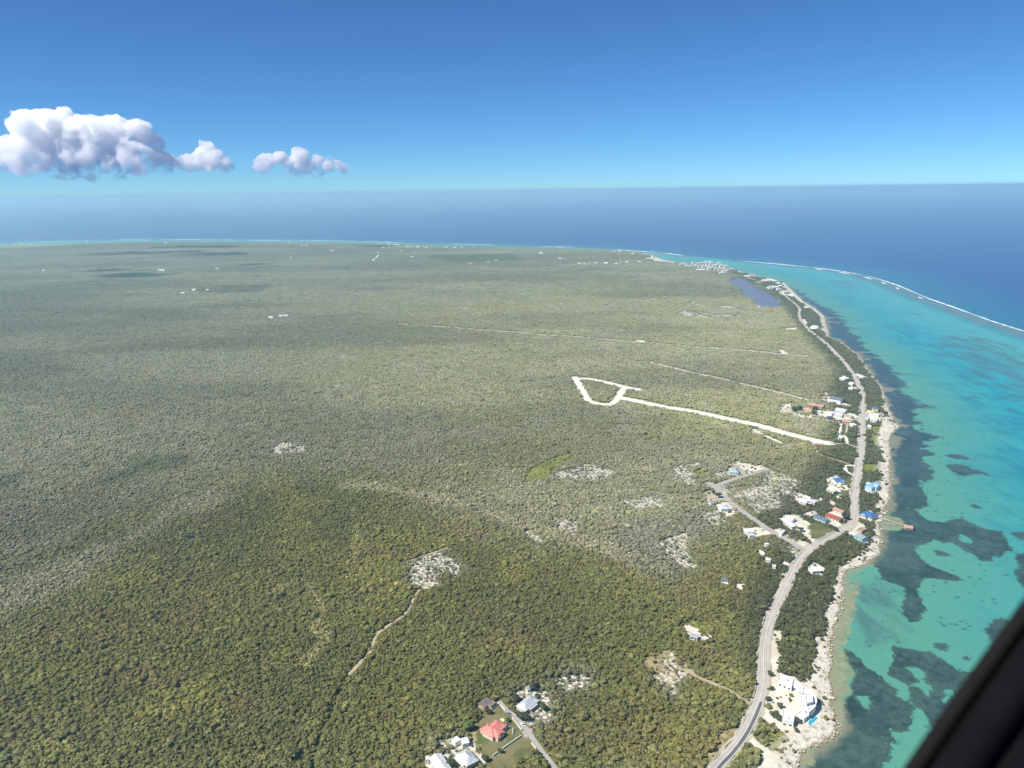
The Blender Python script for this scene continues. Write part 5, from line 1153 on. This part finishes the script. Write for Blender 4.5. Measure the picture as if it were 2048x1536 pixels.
def rock_proto(i):
    rs = random.Random(900 + i); iv, jf = ico(1)
    return mesh_obj('rock_proto', [tuple(p * rs.uniform(.7, 1.2) * np.array([1.2, 1, .55])) for p in iv], jf, surf('limestone', (0.62, 0.57, 0.47), 0.95, 0.4, 1.0), None, False, False)
ROCKS = [rock_proto(i) for i in range(4)]
Pr = grid_pts(330, 1500, 2.0, 40); sh = psdf(Pr, ISLAND, 60.0); bsd = psdf(Pr, Wp(BEACH), 30.0)
c = classes(Pr, 15.0)
ok = ((bsd > -1) & (sh > -2) & (rng.random(len(Pr)) < np.where(sh < 16, 0.42, 0.10))) | ((c['rock'] > 0) & (rng.random(len(Pr)) < 0.14))
for n, line, w, kd in ROADW: ok &= ldist(Pr, line, 20.0) > w / 2 + .6
for x, y, rr in FOOT: ok &= (Pr[:, 0] - x) ** 2 + (Pr[:, 1] - y) ** 2 > rr ** 2
Pr = Pr[ok]; sz = np.exp(rng.normal(-0.75, 0.5, len(Pr)))
scatter('shore_rubble', Pr, np.stack([sz, sz, sz], 1), ROCKS, 'pale limestone rubble along the ironshore and cleared plots', 'rubble', np.ones((len(Pr), 3)), LAND_Z - 0.1)
# single garden trees and bushes
GARD = [(A_(895, 735), 1.7, 'large rounded dark bush on the lane side of the pale grey metal-roofed house', (0.055, 0.065, 0.03)), (A_(960, 780), 1.3, 'smaller dark bush joined to the big bush by the lane', (0.05, 0.06, 0.028)), (A_(1205, 605), 1.35, 'round green tree in the rubble yard of the pale grey metal-roofed house', (0.075, 0.09, 0.03)),
        (A_(790, 450), 1.4, 'dark tree at the lane head by the pale grey metal-roofed house', (0.05, 0.06, 0.028)), (A_(1075, 280), 1.5, 'tall dark tree beside the small dark grey shed', (0.055, 0.068, 0.03)), (A_(350, 660), 1.3, 'dark tree below the weathered brown-grey house', (0.05, 0.062, 0.028)),
        (A_(30, 890), 1.7, 'bright green bushy tree beside the lawn of the coral-roofed house', (0.12, 0.16, 0.045)), (A_(680, 775), 0.8, 'small shrub between the two concrete patios', (0.06, 0.08, 0.03)), (A_(560, 1255), 0.9, 'small tree at the gap in the lawn wall', (0.07, 0.09, 0.035)),
        (A_(320, 1385), 1.2, 'tree in the field corner near the grey hip-roofed house', (0.065, 0.08, 0.03)), (A_(1110, 1310), 1.2, 'dark tree by the lane beside the dry field', (0.06, 0.072, 0.03)), (B_(650, 870), 1.4, 'dark tree between long white building and grey hip-roofed house', (0.05, 0.062, 0.026)),
        (zC((400, 830))[0], 0.95, 'palm-like shrub in the gravel court of the white villa', (0.10, 0.105, 0.05)), (zC((300, 1030))[0], 1.5, 'olive tree at the gate of the white villa', (0.085, 0.095, 0.04)), (zC((370, 1090))[0], 1.1, 'second olive tree behind the guest block of the white villa', (0.085, 0.095, 0.04)), (zC((240, 470))[0], 0.9, 'roadside bush along the white villa drive, by the garage block', (0.08, 0.09, 0.03)),
        (zC((170, 690))[0], 1.0, 'roadside bush along the white villa drive, middle of the row', (0.075, 0.09, 0.03)), (zC((210, 180))[0], 0.95, 'roadside bush along the white villa drive, topmost of the row', (0.08, 0.09, 0.035)), (zC((780, 1140))[0], 0.9, 'grey-green bush south of the white villa', (0.10, 0.10, 0.06)), (zC((720, 1320))[0], 0.8, 'bush on the rubble below the white villa', (0.07, 0.08, 0.04)),
        (zC((600, 1190))[0], 0.8, 'shrub against the guest block of the white villa', (0.09, 0.10, 0.05)), (zC((600, 680))[0], 0.7, 'grey shrub in the court of the white villa', (0.15, 0.16, 0.09)), (S_(1570, 1095), 1.0, 'bright yellow flowering tree by the coast road thicket', (0.42, 0.34, 0.03)),
        (D_(425, 680), 1.2, 'dark tree standing in the bare white yard', (0.05, 0.06, 0.03)), (D_(1040, 520), 1.5, 'round dark tree between red roof and coast road bend', (0.05, 0.062, 0.028)), (D_(905, 680), 1.4, 'dark tree beside the triangular dry lawn', (0.05, 0.062, 0.028)), (D_(1480, 440), 1.3, 'dark tree beside the mid-blue hipped roof', (0.05, 0.06, 0.03)), (E_(950, 820), 1.5, 'dark tree beside the tan foundation slab', (0.045, 0.06, 0.028)),
        (E_(865, 755), 1.3, 'dark tree above the tan foundation slab', (0.045, 0.06, 0.028)), (G_(445, 585), 2.2, 'dark round tree at the village end by the marl yard', (0.045, 0.06, 0.03)), (G_(355, 595), 2.0, 'dark tree on the marl yard edge of the village', (0.045, 0.06, 0.03)), (G_(660, 590), 2.0, 'dark tree beside the orange-tiled house', (0.05, 0.062, 0.03)), (G_(640, 640), 1.9, 'olive tree below the orange-tiled house', (0.07, 0.085, 0.04)), (G_(1690, 660), 2.0, 'low dark bush on the pale rocky point', (0.05, 0.06, 0.03))]
for (px, s, lb, tc_) in GARD:
    p = W(px[0], px[1], LAND_Z + 2); make_tree('garden_tree', lb, 'tree', None, p[0], p[1], (s, s, s * 0.95), tc_, random.choice(TR_CROWN), TRM)

# ------------------------------------------------------------------ clouds
def cloud_mat(den, size, zb, H):
    """vapour: dense towards the top, ragged towards the base"""
    ma = bpy.data.materials.new('cloud_vapour'); ma.use_nodes = True; t = ma.node_tree
    for n in list(t.nodes):
        if n.type == 'BSDF_PRINCIPLED': t.nodes.remove(n)
    vp = N(t, 'ShaderNodeVolumePrincipled'); vp.inputs['Color'].default_value = (0.9985, 0.9998, 0.9993, 1); vp.inputs['Anisotropy'].default_value = 0.45
    tc = N(t, 'ShaderNodeTexCoord').outputs['Object']
    sx = N(t, 'ShaderNodeSeparateXYZ'); t.links.new(tc, sx.inputs[0])
    hz_ = N(t, 'ShaderNodeMapRange'); t.links.new(sx.outputs[2], hz_.inputs[0]); hz_.inputs[1].default_value = zb; hz_.inputs[2].default_value = zb + H
    n = noise(t, 1.0 / size, 6, 0.62, tc)
    thr = math_(t, 'SUBTRACT', 0.50, math_(t, 'MULTIPLY', hz_.outputs[0], 0.12))
    d = N(t, 'ShaderNodeMapRange', interpolation_type='SMOOTHSTEP'); t.links.new(math_(t, 'SUBTRACT', n, thr), d.inputs[0]); d.inputs[1].default_value = 0.0; d.inputs[2].default_value = 0.10
    t.links.new(math_(t, 'MULTIPLY', math_(t, 'MULTIPLY', d.outputs[0], den), math_(t, 'ADD', 0.22, math_(t, 'MULTIPLY', hz_.outputs[0], 0.9))), vp.inputs['Density'])
    t.links.new(vp.outputs[0], t.nodes['Material Output'].inputs['Volume'])
    ma.cycles.volume_step_rate = 0.35 if hasattr(ma.cycles, 'volume_step_rate') else 1
    return ma
def cloud(name, label, puffs, D, base_px, voxel, seed, group='cumulus over the far coast', mat=None, world=None, wisp=0.35):
    """puffs: (px, py, radius px) traced; depth spread round distance D"""
    rs = random.Random(seed)
    sc_ = D / F
    if world is None:
        zb = W_dir(puffs[0][0], base_px, D)[2]
        items = []
        for (x, y, r) in puffs:
            c = W_dir(x, y, D); items.append((c[0], c[1] + rs.uniform(-.5, .5) * r * sc_, c[2], r * sc_))
    else: items, zb = world
    ext = []
    for (x, y, z, r) in items:
        ext.append((x, y, z, r))
        for _ in range(14):
            d = Vector((rs.gauss(0, 1), rs.gauss(0, 1), rs.gauss(0.25, .8))).normalized(); k2 = rs.uniform(.28, .5)
            a, b, c = x + d.x * r * .82, y + d.y * r * .82, z + d.z * r * .82; ext.append((a, b, c, r * k2))
            for _ in range(3):
                d = Vector((rs.gauss(0, 1), rs.gauss(0, 1), rs.gauss(0.3, .8))).normalized(); ext.append((a + d.x * r * k2 * .85, b + d.y * r * k2 * .85, c + d.z * r * k2 * .85, r * k2 * rs.uniform(.35, .55)))
    iv, jf = ico(2); iv = np.array(iv); jf = np.array(jf); V_ = []; F_ = []
    for q, (x, y, z, r) in enumerate(ext):
        V_.append(iv * r + np.array([x, y, max(z, zb + r * 0.25)])); F_.append(jf + q * len(iv))
    V_ = np.vstack(V_); me = bpy.data.meshes.new(name); me.from_pydata(V_.tolist(), [], np.vstack(F_).tolist())
    H = V_[:, 2].max() - zb; mat = mat or cloud_mat(0.022, max(50.0, voxel * 7), zb, H * 0.75)
    o = bpy.data.objects.new(name, me); col.objects.link(o)
    rm = o.modifiers.new('remesh', 'REMESH'); rm.mode = 'VOXEL'; rm.voxel_size = voxel
    for k2, (s, st) in enumerate(((voxel * 9, voxel * 2.8), (voxel * 4, voxel * 1.7), (voxel * 1.8, voxel * 0.9))):
        tx = bpy.data.textures.new(name + 'n', 'CLOUDS'); tx.noise_scale = s; tx.noise_depth = 3
        dm = o.modifiers.new('billow', 'DISPLACE'); dm.texture = tx; dm.strength = st; dm.mid_level = 0.5; dm.texture_coords = 'GLOBAL'
    me.materials.append(mat); tag(o, label, 'cloud', group); return o
def W_dir(px, py, D):
    d = fwd + (px - CX) / F * rgt + (CY - py) / F * upv; d = d / d[1]
    return CAM + d * D
cloud('cumulus_cloud', 'tall white cumulus cloud with grey base over the far coast', [(62, 255, 34), (105, 262, 40), (150, 272, 38), (190, 262, 30), (232, 262, 30), (275, 266, 28), (300, 285, 22), (20, 310, 36), (-30, 320, 40), (70, 310, 44), (120, 318, 42), (175, 315, 44), (230, 318, 40), (280, 320, 34), (325, 325, 24), (-90, 325, 40)], 10500, 352, 26, 1)
cloud('cumulus_cloud', 'small ragged cumulus cloud beside the tall one', [(412, 300, 17), (400, 322, 22), (430, 325, 22), (452, 332, 16), (375, 328, 18), (350, 325, 14)], 10800, 352, 16, 2)
cloud('cumulus_cloud', 'flat elongated cumulus cloud standing apart from the tall one', [(530, 325, 18), (560, 318, 16), (600, 314, 17), (595, 335, 22), (635, 336, 20), (665, 334, 18), (685, 338, 12), (520, 338, 14), (625, 345, 12)], 11200, 352, 18, 3)
for i, (x, y, r) in enumerate([(1179, 374, 3.5), (1150, 376, 2.2), (1110, 377, 2.4), (915, 382, 2), (1012, 380.5, 2), (1040, 380, 2)]):
    c = W_dir(x, y - 3, 38000); cloud('horizon_cloud', 'tiny far cloud just above the sea horizon', None, 38000, 0, 30, 20 + i, 'tiny clouds on the horizon', None, ([(c[0] + k2 * 70, c[1], c[2], r * 13 * random.uniform(.5, 1)) for k2 in (-2, -1, 0, 1, 2)], c[2] - 60))
# clouds whose shadows lie on the far bush
for i, (x, y, lx, ly) in enumerate([(270, 506, 520, 190), (420, 508, 260, 120), (215, 541, 230, 60), (265, 551, 260, 70), (735, 493.5, 170, 90), (370, 494, 420, 120), (505, 529, 160, 40)]):
    g = W(x, y, 4.0); zc = 1900 + 20 * i; c = g + TO_SUN * (zc / TO_SUN[2])
    its = [(c[0] + random.uniform(-.5, .5) * lx, c[1] + random.uniform(-.5, .5) * ly, zc + random.uniform(0, 25), random.uniform(.35, .6) * ly + 25) for _ in range(9)]
    cloud('fair_weather_cloud', 'flat fair-weather cloud drifting over the far bush', None, 0, 0, 30, 40 + i, 'fair-weather clouds', None, (its, zc - 20))

# ------------------------------------------------------------------ aircraft window post (blurred, close to the lens)
def cabin():
    ma, t, b = newmat('black_cabin_trim'); tc = N(t, 'ShaderNodeTexCoord').outputs['Object']
    t.links.new(mixc(t, noise(t, 30, 3, .6, tc), (0.004, 0.004, 0.005), (0.008, 0.008, 0.009)), b.inputs['Base Color']); b.inputs['Roughness'].default_value = 0.95; b.inputs['Specular IOR Level'].default_value = 0.05
    ms, t2, b2 = newmat('black_rubber_seal'); b2.inputs['Base Color'].default_value = (0.012, 0.011, 0.011, 1); b2.inputs['Roughness'].default_value = 0.95; b2.inputs['Specular IOR Level'].default_value = 0.08
    cp = lambda px, py, d: CAM + (fwd + (px - CX) / F * rgt + (CY - py) / F * upv) * d
    D0 = 0.62
    org = cp(1930, 1380, D0); e = empty('aircraft_window_post', tuple(org)); tag(e, 'black aircraft window post crossing the view of the lagoon', 'window post')
    line = [(2230, 950), (2120, 1096), (2048, 1196), (1960, 1316), (1880, 1428), (1806, 1536), (1700, 1690)]
    inn = fwd
    def strip(name, offs, mat):
        v = []; f = []; k2 = len(offs)
        for (x, y) in line:
            for (a, dd) in offs:       # a: pixels to the right of the edge, dd: metres deeper or nearer
                q = cp(x + a * 0.83, y + a * 0.56, D0 + dd) - org; v.append(tuple(q))
        n = len(line)
        for i in range(n - 1):
            for j in range(k2): f.append((i * k2 + j, i * k2 + (j + 1) % k2, (i + 1) * k2 + (j + 1) % k2, (i + 1) * k2 + j))
        f.append(tuple(range(k2))); f.append(tuple((n - 1) * k2 + j for j in range(k2))[::-1])
        mesh_obj(name, v, f, mat, e, True)
    strip('rubber_seal', [(0, 0.0), (8, -0.008), (22, -0.012), (40, -0.008), (42, 0.03), (20, 0.05), (4, 0.03)], ms)
    strip('post', [(34, 0.004), (55, -0.02), (90, -0.035), (130, -0.035), (150, -0.01), (150, 0.05), (90, 0.07), (34, 0.05)], ma)
    strip('door_panel', [(128, -0.02), (170, -0.03), (700, -0.06), (700, 0.04), (128, 0.05)], ma)
cabin()

# ------------------------------------------------------------------ haze
hz = bpy.data.materials.new('sea_haze'); hz.use_nodes = True; t = hz.node_tree
for n in list(t.nodes):
    if n.type == 'BSDF_PRINCIPLED': t.nodes.remove(n)
vp = N(t, 'ShaderNodeVolumePrincipled'); vp.inputs['Color'].default_value = (0.55, 0.88, 1.0, 1); vp.inputs['Density'].default_value = 9.5e-5; vp.inputs['Anisotropy'].default_value = 0.15
t.links.new(vp.outputs[0], t.nodes['Material Output'].inputs['Volume'])
hb = MB().box(-66000, 66000, -2500, 64000, -4.0, 362.0).build('haze', hz); tag(hb, 'thin pale blue sea haze over island and sea', 'haze', None, 'stuff')
